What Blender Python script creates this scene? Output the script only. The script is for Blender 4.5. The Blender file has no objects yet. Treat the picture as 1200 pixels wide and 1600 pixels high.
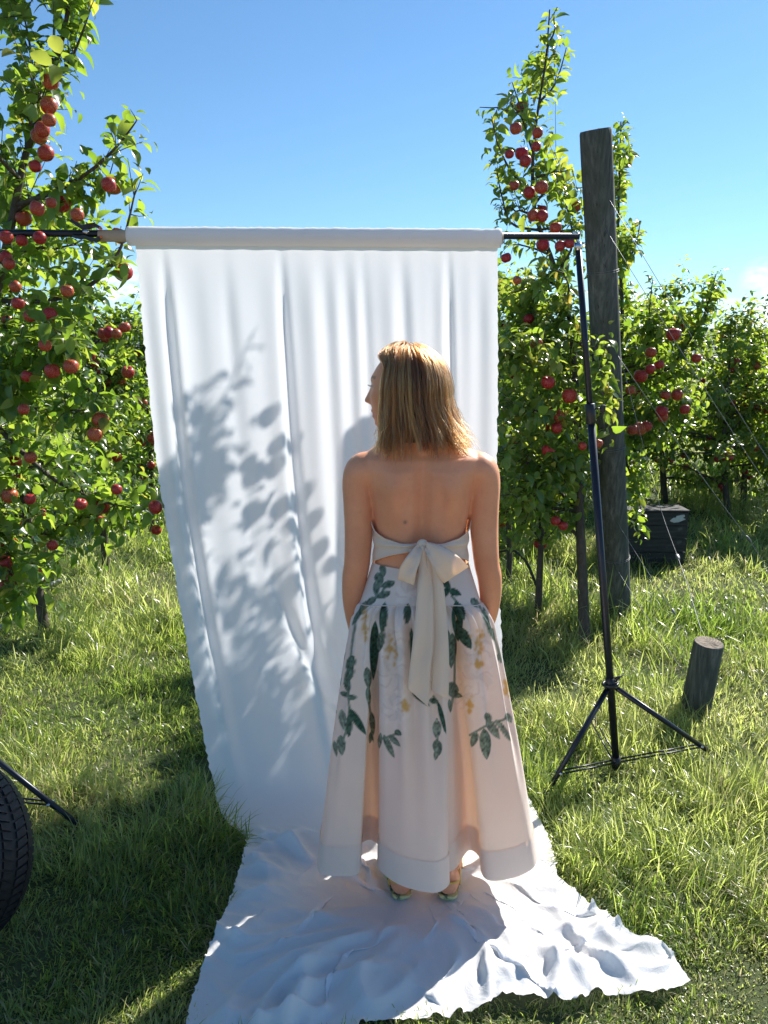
import bpy, bmesh, math, random
import numpy as np
from mathutils import Vector, Matrix, Quaternion

# ------------------------------------------------------------------ camera
SC = bpy.context.scene
COL = SC.collection
CAM_H = 1.63
PITCH = math.radians(11.5)
FPX = 1202.0                       # focal length for a 1200 px wide picture
cam_data = bpy.data.cameras.new('camera')
cam_data.sensor_fit = 'HORIZONTAL'
cam_data.sensor_width = 36.0
cam_data.lens = 36.0 * FPX / 1200.0
cam_data.clip_start = 0.05
cam_data.clip_end = 12000.0
cam = bpy.data.objects.new('camera', cam_data)
COL.objects.link(cam)
cam.location = (0, 0, CAM_H)
cam.rotation_euler = (math.radians(90) - PITCH, 0, 0)
SC.camera = cam

# ------------------------------------------------------------------ sky, sun, exposure
SUN_AZ = math.radians(42.0)        # clockwise from +Y (the view direction)
SUN_EL = math.radians(39.2)
world = bpy.data.worlds.new('World')
SC.world = world
world.use_nodes = True
wn, wl = world.node_tree.nodes, world.node_tree.links
wn.clear()
w_out = wn.new('ShaderNodeOutputWorld')
w_bg = wn.new('ShaderNodeBackground')
w_bg.inputs['Strength'].default_value = 0.078
w_sky = wn.new('ShaderNodeTexSky')
w_sky.sky_type = 'NISHITA'
w_sky.sun_disc = False
w_sky.sun_elevation = SUN_EL
w_sky.sun_rotation = SUN_AZ
w_sky.altitude = 100
w_sky.air_density = 1.0
w_sky.dust_density = 0.1
w_sky.ozone_density = 7.0
# small wisps of fair-weather cloud low over the hills, laid out by direction in the sky
w_tc = wn.new('ShaderNodeTexCoord')
w_map = wn.new('ShaderNodeMapping')
w_map.inputs['Scale'].default_value = (5.0, 5.0, 16.0)
w_map.inputs['Location'].default_value = (1.7, 0.4, 0.0)
w_noise = wn.new('ShaderNodeTexNoise')
w_noise.inputs['Scale'].default_value = 1.6
w_noise.inputs['Detail'].default_value = 7
w_noise.inputs['Roughness'].default_value = 0.62
w_ramp = wn.new('ShaderNodeValToRGB')
w_ramp.color_ramp.elements[0].position = 0.55
w_ramp.color_ramp.elements[1].position = 0.72
w_sep = wn.new('ShaderNodeSeparateXYZ')
w_band = wn.new('ShaderNodeMapRange')
w_band.inputs['From Min'].default_value = 0.13
w_band.inputs['From Max'].default_value = 0.03
w_mul = wn.new('ShaderNodeMath'); w_mul.operation = 'MULTIPLY'
w_mul2 = wn.new('ShaderNodeMath'); w_mul2.operation = 'MULTIPLY'
w_mul2.inputs[1].default_value = 0.75
w_mix = wn.new('ShaderNodeMixRGB')
w_mix.inputs['Color2'].default_value = (9.0, 9.3, 9.6, 1)
wl.new(w_tc.outputs['Generated'], w_map.inputs['Vector'])
wl.new(w_map.outputs['Vector'], w_noise.inputs['Vector'])
wl.new(w_noise.outputs['Fac'], w_ramp.inputs['Fac'])
wl.new(w_tc.outputs['Generated'], w_sep.inputs['Vector'])
wl.new(w_sep.outputs['Z'], w_band.inputs['Value'])
wl.new(w_ramp.outputs['Color'], w_mul.inputs[0])
wl.new(w_band.outputs['Result'], w_mul.inputs[1])
wl.new(w_mul.outputs[0], w_mul2.inputs[0])
# a few single puffs where the photograph has them
w_fine = wn.new('ShaderNodeTexNoise'); w_fine.inputs['Scale'].default_value = 38; w_fine.inputs['Detail'].default_value = 6; w_fine.inputs['Roughness'].default_value = 0.6
w_fmap = wn.new('ShaderNodeMapping'); w_fmap.inputs['Scale'].default_value = (1, 1, 2.4)
wl.new(w_tc.outputs['Generated'], w_fmap.inputs['Vector']); wl.new(w_fmap.outputs['Vector'], w_fine.inputs['Vector'])
w_fr = wn.new('ShaderNodeMapRange'); w_fr.inputs['From Min'].default_value = 0.38; w_fr.inputs['From Max'].default_value = 0.62
wl.new(w_fine.outputs['Fac'], w_fr.inputs['Value'])
w_sum = w_mul2.outputs[0]
for (az_, el_, rad_, amp_) in ((-18.2, 4.6, 2.3, 0.85), (25.4, 4.7, 1.7, 0.55), (26.3, 2.6, 2.2, 0.8), (17.6, 2.6, 2.2, 0.75)):
    a_, e_ = math.radians(az_), math.radians(el_)
    w_dot = wn.new('ShaderNodeVectorMath'); w_dot.operation = 'DOT_PRODUCT'
    w_dot.inputs[1].default_value = (math.sin(a_) * math.cos(e_), math.cos(a_) * math.cos(e_), math.sin(e_))
    wl.new(w_tc.outputs['Generated'], w_dot.inputs[0])
    w_mr = wn.new('ShaderNodeMapRange'); w_mr.interpolation_type = 'SMOOTHSTEP'
    w_mr.inputs['From Min'].default_value = math.cos(math.radians(rad_)); w_mr.inputs['From Max'].default_value = math.cos(math.radians(rad_ * 0.25)); w_mr.inputs['To Max'].default_value = amp_
    wl.new(w_dot.outputs['Value'], w_mr.inputs['Value'])
    w_m = wn.new('ShaderNodeMath'); w_m.operation = 'MULTIPLY'
    wl.new(w_mr.outputs['Result'], w_m.inputs[0]); wl.new(w_fr.outputs['Result'], w_m.inputs[1])
    w_mx = wn.new('ShaderNodeMath'); w_mx.operation = 'MAXIMUM'
    wl.new(w_sum, w_mx.inputs[0]); wl.new(w_m.outputs[0], w_mx.inputs[1])
    w_sum = w_mx.outputs[0]
wl.new(w_sum, w_mix.inputs['Fac'])
w_tint = wn.new('ShaderNodeMixRGB'); w_tint.blend_type = 'MULTIPLY'
w_tint.inputs['Fac'].default_value = 1.0
w_tint.inputs['Color2'].default_value = (0.76, 0.955, 0.95, 1)     # clear autumn air
wl.new(w_sky.outputs['Color'], w_tint.inputs['Color1'])
wl.new(w_tint.outputs['Color'], w_mix.inputs['Color1'])
wl.new(w_mix.outputs['Color'], w_bg.inputs['Color'])
wl.new(w_bg.outputs['Background'], w_out.inputs['Surface'])

SUN_DIR = Vector((math.sin(SUN_AZ) * math.cos(SUN_EL), math.cos(SUN_AZ) * math.cos(SUN_EL), math.sin(SUN_EL)))
sun_data = bpy.data.lights.new('sun', 'SUN')
sun_data.energy = 5.0
sun_data.angle = math.radians(0.53)
sun_data.color = (1.0, 0.945, 0.86)
sun = bpy.data.objects.new('sun', sun_data)
COL.objects.link(sun)
sun.rotation_euler = SUN_DIR.to_track_quat('Z', 'Y').to_euler()
sun.location = (4, 5, 6)

SC.view_settings.view_transform = 'Standard'
SC.view_settings.look = 'None'
SC.view_settings.exposure = 1.06
SC.view_settings.gamma = 1.0
SC.view_settings.use_curve_mapping = False
SC.cycles.max_bounces = 10
SC.cycles.diffuse_bounces = 5
SC.cycles.transmission_bounces = 6
SC.cycles.transparent_max_bounces = 12
SC.cycles.sample_clamp_indirect = 6.0
try:
    SC.cycles.use_denoising = True
except Exception:
    pass

# ------------------------------------------------------------------ geometry helpers
CP, SP = math.cos(PITCH), math.sin(PITCH)

def ray(px, py):
    x, u = (px - 600.0) / FPX, (800.0 - py) / FPX
    return Vector((x, CP + u * SP, -SP + u * CP))

def at(px, py, d):
    """the point seen at (px, py) of the photograph, d metres ahead of the camera"""
    r = ray(px, py)
    return Vector((r.x * d / r.y, d, CAM_H + r.z * d / r.y))

def ground_at(px, py, z=0.0):
    r = ray(px, py)
    t = (z - CAM_H) / r.z
    return Vector((r.x * t, r.y * t, z))

def project(P):
    """world points (n,3) -> picture coordinates (n,2) of a 1200 x 1600 picture, depth"""
    P = np.asarray(P, float)
    dx, dy, dz = P[:, 0], P[:, 1], P[:, 2] - CAM_H
    dep = dy * CP - dz * SP
    up = dy * SP + dz * CP
    return 600 + FPX * dx / dep, 800 - FPX * up / dep, dep

def lerp(a, b, t):
    return a + (b - a) * t

def smooth(t):
    t = np.clip(t, 0, 1)
    return t * t * (3 - 2 * t)

class Field:
    """smooth random field: a sum of plane waves"""
    def __init__(self, seed, scale, n=14, spread=2.2):
        r = np.random.RandomState(seed)
        k = 2 * np.pi / scale * spread ** r.uniform(-1, 1, n)
        a = r.uniform(0, 2 * np.pi, n)
        self.kx, self.ky = k * np.cos(a), k * np.sin(a)
        self.ph = r.uniform(0, 2 * np.pi, n)
        self.w = 1.0 / np.sqrt(k); self.w /= np.sqrt((self.w ** 2).sum() / 2)
    def __call__(self, x, y):
        x, y = np.asarray(x, float), np.asarray(y, float)
        o = np.zeros(np.broadcast(x, y).shape)
        for kx, ky, ph, w in zip(self.kx, self.ky, self.ph, self.w):
            o = o + w * np.sin(kx * x + ky * y + ph)
        return o

def new_mesh(name, V, F, smooth_shade=True):
    """mesh from vertices (n,3) and faces: a list of tuples or an (m,k) array"""
    me = bpy.data.meshes.new(name)
    V = np.asarray(V, np.float32)
    if isinstance(F, np.ndarray):
        m, k = F.shape
        me.vertices.add(len(V)); me.vertices.foreach_set('co', V.ravel())
        me.loops.add(m * k); me.loops.foreach_set('vertex_index', F.ravel().astype(np.int32))
        me.polygons.add(m)
        me.polygons.foreach_set('loop_start', np.arange(0, m * k, k, dtype=np.int32))
        me.polygons.foreach_set('loop_total', np.full(m, k, np.int32))
        me.update(calc_edges=True)
    else:
        me.from_pydata([tuple(map(float, v)) for v in V], [], F)
        me.update()
    me.polygons.foreach_set('use_smooth', np.full(len(me.polygons), smooth_shade))
    return me

def link(name, me, mat=None, parent=None):
    if mat is not None and len(me.materials) == 0:
        me.materials.append(mat)
    o = bpy.data.objects.new(name, me)
    COL.objects.link(o)
    if parent is not None:
        o.parent = parent
    return o

def obj(name, V, F, mat, parent=None, smooth_shade=True):
    return link(name, new_mesh(name, V, F, smooth_shade), mat, parent)

def empty(name, loc=(0, 0, 0)):
    o = bpy.data.objects.new(name, None)
    o.empty_display_size = 0.1
    COL.objects.link(o)
    o.location = loc
    return o

def tag(o, label=None, cat=None, group=None, kind=None):
    if label: o['label'] = label
    if cat: o['category'] = cat
    if group: o['group'] = group
    if kind: o['kind'] = kind
    return o

def set_attr(me, name, data, domain='POINT', kind='FLOAT'):
    a = me.attributes.new(name, kind, domain)
    if kind == 'FLOAT_COLOR':
        a.data.foreach_set('color', np.asarray(data, np.float32).ravel())
    else:
        a.data.foreach_set('value', np.asarray(data, np.float32).ravel())

def frames(P):
    """tangent, side, up along a polyline (parallel transport)"""
    P = np.asarray(P, float)
    T = np.gradient(P, axis=0)
    T /= np.linalg.norm(T, axis=1)[:, None] + 1e-12
    ref = np.array([0, 0, 1.0]) if abs(T[0, 2]) < 0.9 else np.array([0, 1.0, 0])
    S = np.zeros_like(P); U = np.zeros_like(P)
    s = np.cross(T[0], ref); s /= np.linalg.norm(s)
    for i in range(len(P)):
        s = s - T[i] * np.dot(s, T[i]); s /= np.linalg.norm(s) + 1e-12
        S[i] = s; U[i] = np.cross(s, T[i])
    return T, S, U

def tube(P, R, n=8, cap=True):
    """vertices and faces of a tube along P with radii R"""
    P = np.asarray(P, float)
    R = np.broadcast_to(np.asarray(R, float), (len(P),))
    T, S, U = frames(P)
    a = np.linspace(0, 2 * np.pi, n, endpoint=False)
    V = (P[:, None, :] + R[:, None, None] * (np.cos(a)[None, :, None] * S[:, None, :] + np.sin(a)[None, :, None] * U[:, None, :])).reshape(-1, 3)
    F = []
    for i in range(len(P) - 1):
        for j in range(n):
            k = (j + 1) % n
            F.append((i * n + j, i * n + k, (i + 1) * n + k, (i + 1) * n + j))
    if cap:
        F.append(tuple(range(n - 1, -1, -1)))
        F.append(tuple((len(P) - 1) * n + j for j in range(n)))
    return V, F

class Soup:
    """several shapes joined into one mesh"""
    def __init__(self):
        self.V, self.F = [], []
    def add(self, V, F):
        n = len(self.V)
        self.V += [tuple(v) for v in np.asarray(V, float)]
        self.F += [tuple(i + n for i in f) for f in F]
        return self
    def tube(self, P, R, n=8, cap=True):
        return self.add(*tube(P, R, n, cap))
    def box(self, c, s, M=None, bevel=0.0):
        c, s = np.asarray(c, float), np.asarray(s, float) / 2
        b = min(bevel, s.min() * 0.9)
        if b <= 0:
            V = np.array([(x, y, z) for x in (-1, 1) for y in (-1, 1) for z in (-1, 1)], float) * s
            F = [(0, 1, 3, 2), (4, 6, 7, 5), (0, 4, 5, 1), (2, 3, 7, 6), (0, 2, 6, 4), (1, 5, 7, 3)]
        else:
            bm = bmesh.new()
            bmesh.ops.create_cube(bm, size=1.0)
            for v in bm.verts:
                v.co = Vector((v.co.x * 2 * s[0], v.co.y * 2 * s[1], v.co.z * 2 * s[2]))
            bmesh.ops.bevel(bm, geom=list(bm.edges), offset=b, segments=2, profile=0.5, affect='EDGES')
            bm.verts.ensure_lookup_table()
            V = np.array([v.co[:] for v in bm.verts]); F = [tuple(v.index for v in f.verts) for f in bm.faces]
            bm.free()
        if M is not None:
            V = V @ np.array(M.to_3x3()).T
        return self.add(V + c, F)
    def build(self, name, mat, parent=None, smooth_shade=True):
        return obj(name, np.array(self.V), self.F, mat, parent, smooth_shade)

def grid_faces(nu, nv, wrap=False):
    i = np.arange(nv - 1)[:, None]; j = np.arange(nu if wrap else nu - 1)[None, :]
    k = (j + 1) % nu
    F = np.stack([i * nu + j, i * nu + k, (i + 1) * nu + k, (i + 1) * nu + j], -1)
    return F.reshape(-1, 4)

def catmull(P, n, closed=False):
    """n points evenly by parameter on a Catmull-Rom spline through P"""
    P = np.asarray(P, float); m = len(P)
    t = np.linspace(0, m if closed else m - 1, n, endpoint=not closed)
    i = np.floor(t).astype(int)
    if not closed:
        i = np.minimum(i, m - 2)
    f = (t - i)[:, None]
    def g(k):
        return P[k % m] if closed else P[np.clip(k, 0, m - 1)]
    a, b, c, d = g(i - 1), g(i), g(i + 1), g(i + 2)
    return 0.5 * (2 * b + (c - a) * f + (2 * a - 5 * b + 4 * c - d) * f ** 2 + (3 * b - 3 * c + d - a) * f ** 3)

def poly_inside(poly, x, y):
    """which points lie in a polygon"""
    poly = np.asarray(poly, float); x = np.asarray(x, float); y = np.asarray(y, float)
    ins = np.zeros(x.shape, bool)
    x0, y0 = poly[-1]
    for x1, y1 in poly:
        c = ((y0 > y) != (y1 > y)) & (x < (x1 - x0) * (y - y0) / ((y1 - y0) + 1e-12) + x0)
        ins ^= c
        x0, y0 = x1, y1
    return ins

# ------------------------------------------------------------------ material helpers
class Mat:
    def __init__(self, name):
        self.m = bpy.data.materials.new(name)
        self.m.use_nodes = True
        self.n, self.l = self.m.node_tree.nodes, self.m.node_tree.links
        self.n.clear()
        self.out = self.n.new('ShaderNodeOutputMaterial')
    def node(self, t, **kw):
        nd = self.n.new(t)
        for k, v in kw.items():
            if hasattr(nd, k) and k not in nd.inputs.keys():
                setattr(nd, k, v)
            else:
                self.set(nd, k, v)
        return nd
    def set(self, nd, key, v):
        s = nd.inputs[key]
        if hasattr(v, 'is_output') or isinstance(v, bpy.types.NodeSocket):
            self.l.new(v, s)
        else:
            if s.type == 'RGBA' and len(v) == 3:
                v = (*v, 1)
            s.default_value = v
    def coord(self, kind='Object', scale=(1, 1, 1)):
        tc = self.node('ShaderNodeTexCoord')
        mp = self.node('ShaderNodeMapping')
        mp.inputs['Scale'].default_value = scale
        self.l.new(tc.outputs[kind], mp.inputs['Vector'])
        return mp.outputs['Vector']
    def noise(self, vec, scale, detail=4, rough=0.55, dist=0.0):
        nd = self.node('ShaderNodeTexNoise')
        nd.inputs['Scale'].default_value = scale
        nd.inputs['Detail'].default_value = detail
        nd.inputs['Roughness'].default_value = rough
        nd.inputs['Distortion'].default_value = dist
        if vec is not None:
            self.l.new(vec, nd.inputs['Vector'])
        return nd.outputs['Fac']
    def ramp(self, fac, stops):
        nd = self.node('ShaderNodeValToRGB')
        e = nd.color_ramp.elements
        while len(e) < len(stops):
            e.new(0.5)
        for k, (p, c) in enumerate(stops):
            e[k].position = p
            e[k].color = (*c, 1) if len(c) == 3 else c
        self.l.new(fac, nd.inputs['Fac'])
        return nd.outputs['Color']
    def mix(self, fac, a, b, mode='MIX'):
        nd = self.node('ShaderNodeMixRGB')
        nd.blend_type = mode
        for k, v in (('Fac', fac), ('Color1', a), ('Color2', b)):
            self.set(nd, k, v)
        return nd.outputs['Color']
    def math(self, op, a, b=0.0):
        nd = self.node('ShaderNodeMath'); nd.operation = op
        for k, v in ((0, a), (1, b)):
            if isinstance(v, bpy.types.NodeSocket): self.l.new(v, nd.inputs[k])
            else: nd.inputs[k].default_value = v
        return nd.outputs[0]
    def attr(self, name, out='Fac'):
        nd = self.node('ShaderNodeAttribute'); nd.attribute_name = name
        return nd.outputs[out]
    def bump(self, h, strength=0.3, dist=0.01, normal=None):
        nd = self.node('ShaderNodeBump')
        nd.inputs['Strength'].default_value = strength
        nd.inputs['Distance'].default_value = dist
        self.l.new(h, nd.inputs['Height'])
        if normal is not None: self.l.new(normal, nd.inputs['Normal'])
        return nd.outputs['Normal']
    def principled(self, **kw):
        nd = self.node('ShaderNodeBsdfPrincipled')
        for k, v in kw.items():
            self.set(nd, k.replace('_', ' '), v)
        return nd
    def done(self, shader):
        self.l.new(shader, self.out.inputs['Surface'])
        return self.m

def simple(name, col, rough=0.5, metal=0.0, var=0.12, scale=30, bump=0.15, spec=0.5):
    m = Mat(name)
    v = m.coord('Object')
    f = m.noise(v, scale, 5)
    c = m.mix(f, tuple(x * (1 - var) for x in col), tuple(min(1, x * (1 + var)) for x in col))
    nrm = m.bump(m.noise(v, scale * 4, 4), bump, 0.002)
    p = m.principled(Base_Color=c, Roughness=rough, Metallic=metal, Normal=nrm)
    p.inputs['Specular IOR Level'].default_value = spec
    return m.done(p.outputs[0])

# ------------------------------------------------------------------ where the floor cloth lies (grass stays out of it)
CLOTH_POLY_PX = [(350, 1285), (386, 1306), (378, 1340), (366, 1385), (352, 1430), (328, 1478), (308, 1540), (296, 1590), (300, 1640),
                 (420, 1650), (520, 1625), (600, 1590), (700, 1580), (790, 1562), (870, 1565), (960, 1548), (1030, 1548), (1079, 1530), (1052, 1500),
                 (1010, 1468), (965, 1455), (940, 1420), (900, 1390), (872, 1372), (866, 1330), (846, 1288), (800, 1200)]
CLOTH_POLY = np.array([ground_at(x, y)[:2] for x, y in CLOTH_POLY_PX])
CLOTH_MID = CLOTH_POLY.mean(0)

# ------------------------------------------------------------------ ground sheet
gm = Mat('meadow_soil')
v = gm.coord('Object')
c1 = gm.ramp(gm.noise(v, 1.3, 6), [(0.3, (0.045, 0.068, 0.020)), (0.55, (0.075, 0.108, 0.032)), (0.75, (0.105, 0.120, 0.048))])
c2 = gm.ramp(gm.noise(v, 45, 5, 0.7), [(0.35, (0.038, 0.042, 0.018)), (0.7, (0.110, 0.145, 0.042))])
MAT_GROUND = gm.done(gm.principled(Base_Color=gm.mix(0.5, c1, c2), Roughness=0.95,
                                   Normal=gm.bump(gm.noise(v, 60, 6, 0.7), 0.9, 0.03)).outputs[0])

def ground_z(x, y):
    """the meadow: almost level near the camera, gently rolling further out"""
    x, y = np.asarray(x, float), np.asarray(y, float)
    r = np.hypot(x, y)
    far = smooth((r - 9) / 60)
    return far * (1.1 * np.sin(x * 0.031 + 0.7) * np.sin(y * 0.023 + 0.4) - 0.4) - 0.004

rr = np.concatenate([np.linspace(0, 14, 40), 14 * (4250 / 14.0) ** (np.linspace(0.02, 1, 70))])
aa = np.linspace(0, 2 * np.pi, 128, endpoint=False)
GX = rr[:, None] * np.sin(aa)[None]; GY = rr[:, None] * np.cos(aa)[None]
GV = np.stack([GX, GY, ground_z(GX, GY)], -1).reshape(-1, 3)
ground = obj('ground', GV, grid_faces(128, len(rr), True)[:, ::-1], MAT_GROUND)
tag(ground, kind='structure')

# ------------------------------------------------------------------ pale earth added behind the camera for warm bounce; only its right corner shows
dt = Mat('bounce_earth')
dv = dt.coord('Object')
dc = dt.ramp(dt.noise(dv, 3.0, 7, 0.65), [(0.3, (0.27, 0.205, 0.135)), (0.6, (0.37, 0.29, 0.20)), (0.8, (0.43, 0.36, 0.26))])
dc = dt.mix(dt.ramp(dt.noise(dv, 22, 4), [(0.52, (0, 0, 0)), (0.66, (0.8, 0.8, 0.8))]), dc, (0.17, 0.16, 0.07))
MAT_BOUNCE_EARTH = dt.done(dt.principled(Base_Color=dc, Roughness=0.95, Normal=dt.bump(dt.noise(dv, 50, 6, 0.7), 0.8, 0.02)).outputs[0])
ft_ = Field(71, 0.5)
tx = np.linspace(-30, 30, 240)
far_edge = 1.42 + 0.06 * ft_(tx, 0 * tx) + 0.20 * smooth((tx - 0.55) / 0.35)
TVt = np.concatenate([[(x_, lerp(-7.0, e_, q), 0.0035 + 0.004 * (q < 0.999)) for x_, e_ in zip(tx, far_edge)] for q in np.linspace(0, 1, 24)])
tag(obj('path', TVt, grid_faces(240, 24), MAT_BOUNCE_EARTH), kind='structure')  # mostly unseen bounce strip, with trodden soil at the front right

# ------------------------------------------------------------------ hills on the horizon
hm = Mat('wooded_hills')
hv = hm.coord('Object')
hc = hm.ramp(hm.noise(hv, 0.012, 8, 0.65), [(0.35, (0.035, 0.06, 0.04)), (0.65, (0.07, 0.10, 0.05))])
MAT_HILL = hm.done(hm.principled(Base_Color=hc, Roughness=1.0).outputs[0])

def hill_range(name, dist, depth, h, seed, az0, az1):
    r = np.random.RandomState(seed)
    n, m = 260, 14
    az = np.radians(np.linspace(az0, az1, n))
    ridge = np.zeros(n)
    for k in range(1, 22):
        ridge += np.sin(k * 2.3 * np.linspace(0, 3, n) + r.uniform(0, 6)) / k ** 1.05
    ridge = h * (0.85 + 0.2 * ridge) * np.clip(np.minimum(np.arange(n), n - 1 - np.arange(n)) / 40, 0, 1) ** 0.6
    ridge += h * 0.012 * r.normal(size=n)
    V = []
    for j in range(m):
        t = j / (m - 1)
        prof = math.sin(min(t * 1.25, 1.25) / 1.25 * math.pi) ** 0.9 if t < 1 else 0.0
        d = dist + depth * t
        V += [(d * math.sin(a), d * math.cos(a), -6 + prof * (q + 6) * (1 + 0.08 * math.sin(i * 0.7 + j * 1.9))) for i, (a, q) in enumerate(zip(az, ridge))]
    o = obj(name, V, grid_faces(n, m)[:, ::-1], MAT_HILL)
    return tag(o, kind='structure')

hill_range('hills', 2500, 1500, 105, 5, -60, 62)
# thin autumn haze in the air over the whole valley
hz_m = bpy.data.materials.new('valley_haze'); hz_m.use_nodes = True
hz_n = hz_m.node_tree.nodes; hz_n.clear()
hz_o = hz_n.new('ShaderNodeOutputMaterial'); hz_v = hz_n.new('ShaderNodeVolumePrincipled')
hz_v.inputs['Color'].default_value = (0.86, 0.92, 1.0, 1); hz_v.inputs['Density'].default_value = 0.00011; hz_v.inputs['Anisotropy'].default_value = 0.2
hz_m.node_tree.links.new(hz_v.outputs['Volume'], hz_o.inputs['Volume'])
haze = Soup().box((0, 0, 66), (8900, 8900, 150)).build('haze', hz_m, None, False)
tag(haze, kind='stuff')

# ------------------------------------------------------------------ grass
gr = Mat('grass_blades')
tint = gr.attr('tint')
dry = gr.attr('dry')
base = gr.ramp(tint, [(0.0, (0.050, 0.100, 0.028)), (0.5, (0.120, 0.180, 0.055)), (1.0, (0.210, 0.255, 0.105))])
base = gr.mix(dry, base, (0.40, 0.345, 0.20))
trans = gr.ramp(tint, [(0.0, (0.28, 0.44, 0.05)), (0.5, (0.56, 0.69, 0.13)), (1.0, (0.74, 0.80, 0.26))])
trans = gr.mix(dry, trans, (0.60, 0.52, 0.30))
dif = gr.principled(Base_Color=base, Roughness=0.30)
dif.inputs['Specular IOR Level'].default_value = 0.6
tra = gr.node('ShaderNodeBsdfTranslucent'); gr.set(tra, 'Color', trans)
mx = gr.node('ShaderNodeMixShader'); mx.inputs[0].default_value = 0.54
gr.l.new(dif.outputs[0], mx.inputs[1]); gr.l.new(tra.outputs[0], mx.inputs[2])
MAT_GRASS = gr.done(mx.outputs[0])

F_H = Field(11, 0.9); F_D = Field(12, 0.35); F_T = Field(13, 1.6); F_DRY = Field(14, 1.1); F_LEAN = Field(15, 0.5)
F_BIG = Field(16, 2.6)

def blades(name, n_try, d0, d1, seed, hmin, hmax, width, label, side=1.0, keep=None):
    r = np.random.RandomState(seed)
    d = np.sqrt(r.uniform(d0 ** 2, d1 ** 2, n_try))
    half = 0.56 * d * side + 0.5
    x = r.uniform(-1, 1, n_try) * half
    y = d
    # clumps: denser where the field is high
    ok = r.uniform(size=n_try) < np.clip(0.74 + 0.34 * F_D(x, y), 0.34, 1)
    # the cloth
    px, py = x, y
    inside = poly_inside(CLOTH_MID + (CLOTH_POLY - CLOTH_MID) * 0.975, px, py)
    ok &= ~inside
    # nothing grows up through the sweep of the hanging cloth
    ok &= ~poly_inside(np.array([(-0.80, 2.92), (0.44, 2.92), (0.57, 2.40), (-0.55, 2.40), (-0.66, 2.62)]), px, py)
    if keep is not None:
        ok &= keep(x, y, r)
    x, y = x[ok], y[ok]; n = len(x)
    # trodden and mown in front on the right, lush elsewhere
    mown = smooth((1.95 - y) / 0.25) * smooth((x - 0.0) / 0.25)
    tall = np.clip(0.52 + 0.34 * F_H(x, y) + 0.24 * F_BIG(x, y), 0.16, 1.35)
    h = (hmin + (hmax - hmin) * tall) * r.uniform(0.45, 1.15, n) * (1 - 0.55 * mown)
    near = poly_inside(CLOTH_MID + (CLOTH_POLY - CLOTH_MID) * 1.05, x, y)
    h = np.where(near, h * 0.55, h)
    w = width * r.uniform(0.6, 1.3, n) * (0.75 + 0.25 * h / hmax)
    az = r.uniform(0, 2 * np.pi, n)
    lean = np.abs(r.normal(0.34, 0.34, n)) + 0.06
    laz = az * 0 + F_LEAN(x, y) * 2.4 + r.normal(0, 1.25, n)
    bend = np.abs(r.normal(0.70, 0.60, n))
    ln = np.stack([np.cos(laz), np.sin(laz)], -1)
    sd = np.stack([np.cos(az), np.sin(az)], -1)
    # blade face turns mostly with the lean
    sd = np.stack([-ln[:, 1], ln[:, 0]], -1) * 0.75 + sd * 0.55
    sd /= np.linalg.norm(sd, axis=1)[:, None]
    z0 = ground_z(x, y)
    prof = [(0.0, 0.75), (0.40, 1.0), (0.76, 0.70), (1.0, 0.0)]
    V = np.zeros((n, 7, 3), np.float32)
    for k, (t, ww) in enumerate(prof):
        ang = lean + bend * t
        # arc with growing inclination
        hx = h * t * np.sin(lean + bend * t * 0.6)
        hz = h * t * np.cos(np.minimum(lean + bend * t * 0.6, 1.45))
        cx, cy = x + ln[:, 0] * hx, y + ln[:, 1] * hx
        if ww > 0:
            V[:, 2 * k, 0] = cx + sd[:, 0] * w * ww * 0.5; V[:, 2 * k, 1] = cy + sd[:, 1] * w * ww * 0.5; V[:, 2 * k, 2] = z0 + hz
            V[:, 2 * k + 1, 0] = cx - sd[:, 0] * w * ww * 0.5; V[:, 2 * k + 1, 1] = cy - sd[:, 1] * w * ww * 0.5; V[:, 2 * k + 1, 2] = z0 + hz
        else:
            V[:, 6, 0], V[:, 6, 1], V[:, 6, 2] = cx, cy, z0 + hz
    b = (np.arange(n) * 7)[:, None]
    T = np.array([(0, 1, 3), (0, 3, 2), (2, 3, 5), (2, 5, 4), (4, 5, 6)])
    F = (b[:, :, None] + T[None]).reshape(-1, 3)
    me = new_mesh(name, V.reshape(-1, 3), F, True)
    t = np.clip(0.58 + 0.20 * F_T(x, y) + r.normal(0, 0.2, n), 0, 1)
    dr = np.clip((r.uniform(size=n) < 0.13 + 0.10 * np.clip(F_DRY(x, y), -1, 2)) * r.uniform(0.5, 1, n) + 0.55 * mown * (r.uniform(size=n) < 0.4), 0, 1)
    set_attr(me, 'tint', np.repeat(t, 7)); set_attr(me, 'dry', np.repeat(dr, 7))
    o = link(name, me, MAT_GRASS)
    return tag(o, label, 'grass', kind='stuff')

blades('grass', 46000, 1.30, 2.7, 1, 0.035, 0.14, 0.0038, 'short and long blades of the lawn nearest the camera', side=1.05)
blades('grass', 76000, 2.6, 4.6, 2, 0.035, 0.15, 0.0046, 'sunlit meadow grass around the backdrop stand', side=1.05)
blades('grass', 62000, 4.5, 8.2, 3, 0.05, 0.20, 0.0078, 'sunlit meadow grass between the apple rows')
blades('grass', 42000, 8.0, 18.0, 4, 0.09, 0.28, 0.017, 'far meadow grass down the orchard lanes')
blades('grass', 18000, 17.5, 42.0, 6, 0.12, 0.34, 0.045, 'farthest meadow grass under the distant trees')
blades('low_grass', 52000, 1.25, 3.4, 8, 0.018, 0.06, 0.0050, 'low dense sward at the foot of the longer blades', side=1.05)
blades('low_grass', 34000, 1.3, 2.05, 9, 0.02, 0.05, 0.0042, 'trodden short sward at the very front of the lawn')
blades('low_grass', 44000, 3.3, 6.6, 10, 0.03, 0.085, 0.0065, 'low dense sward further back around the tree feet')
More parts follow.
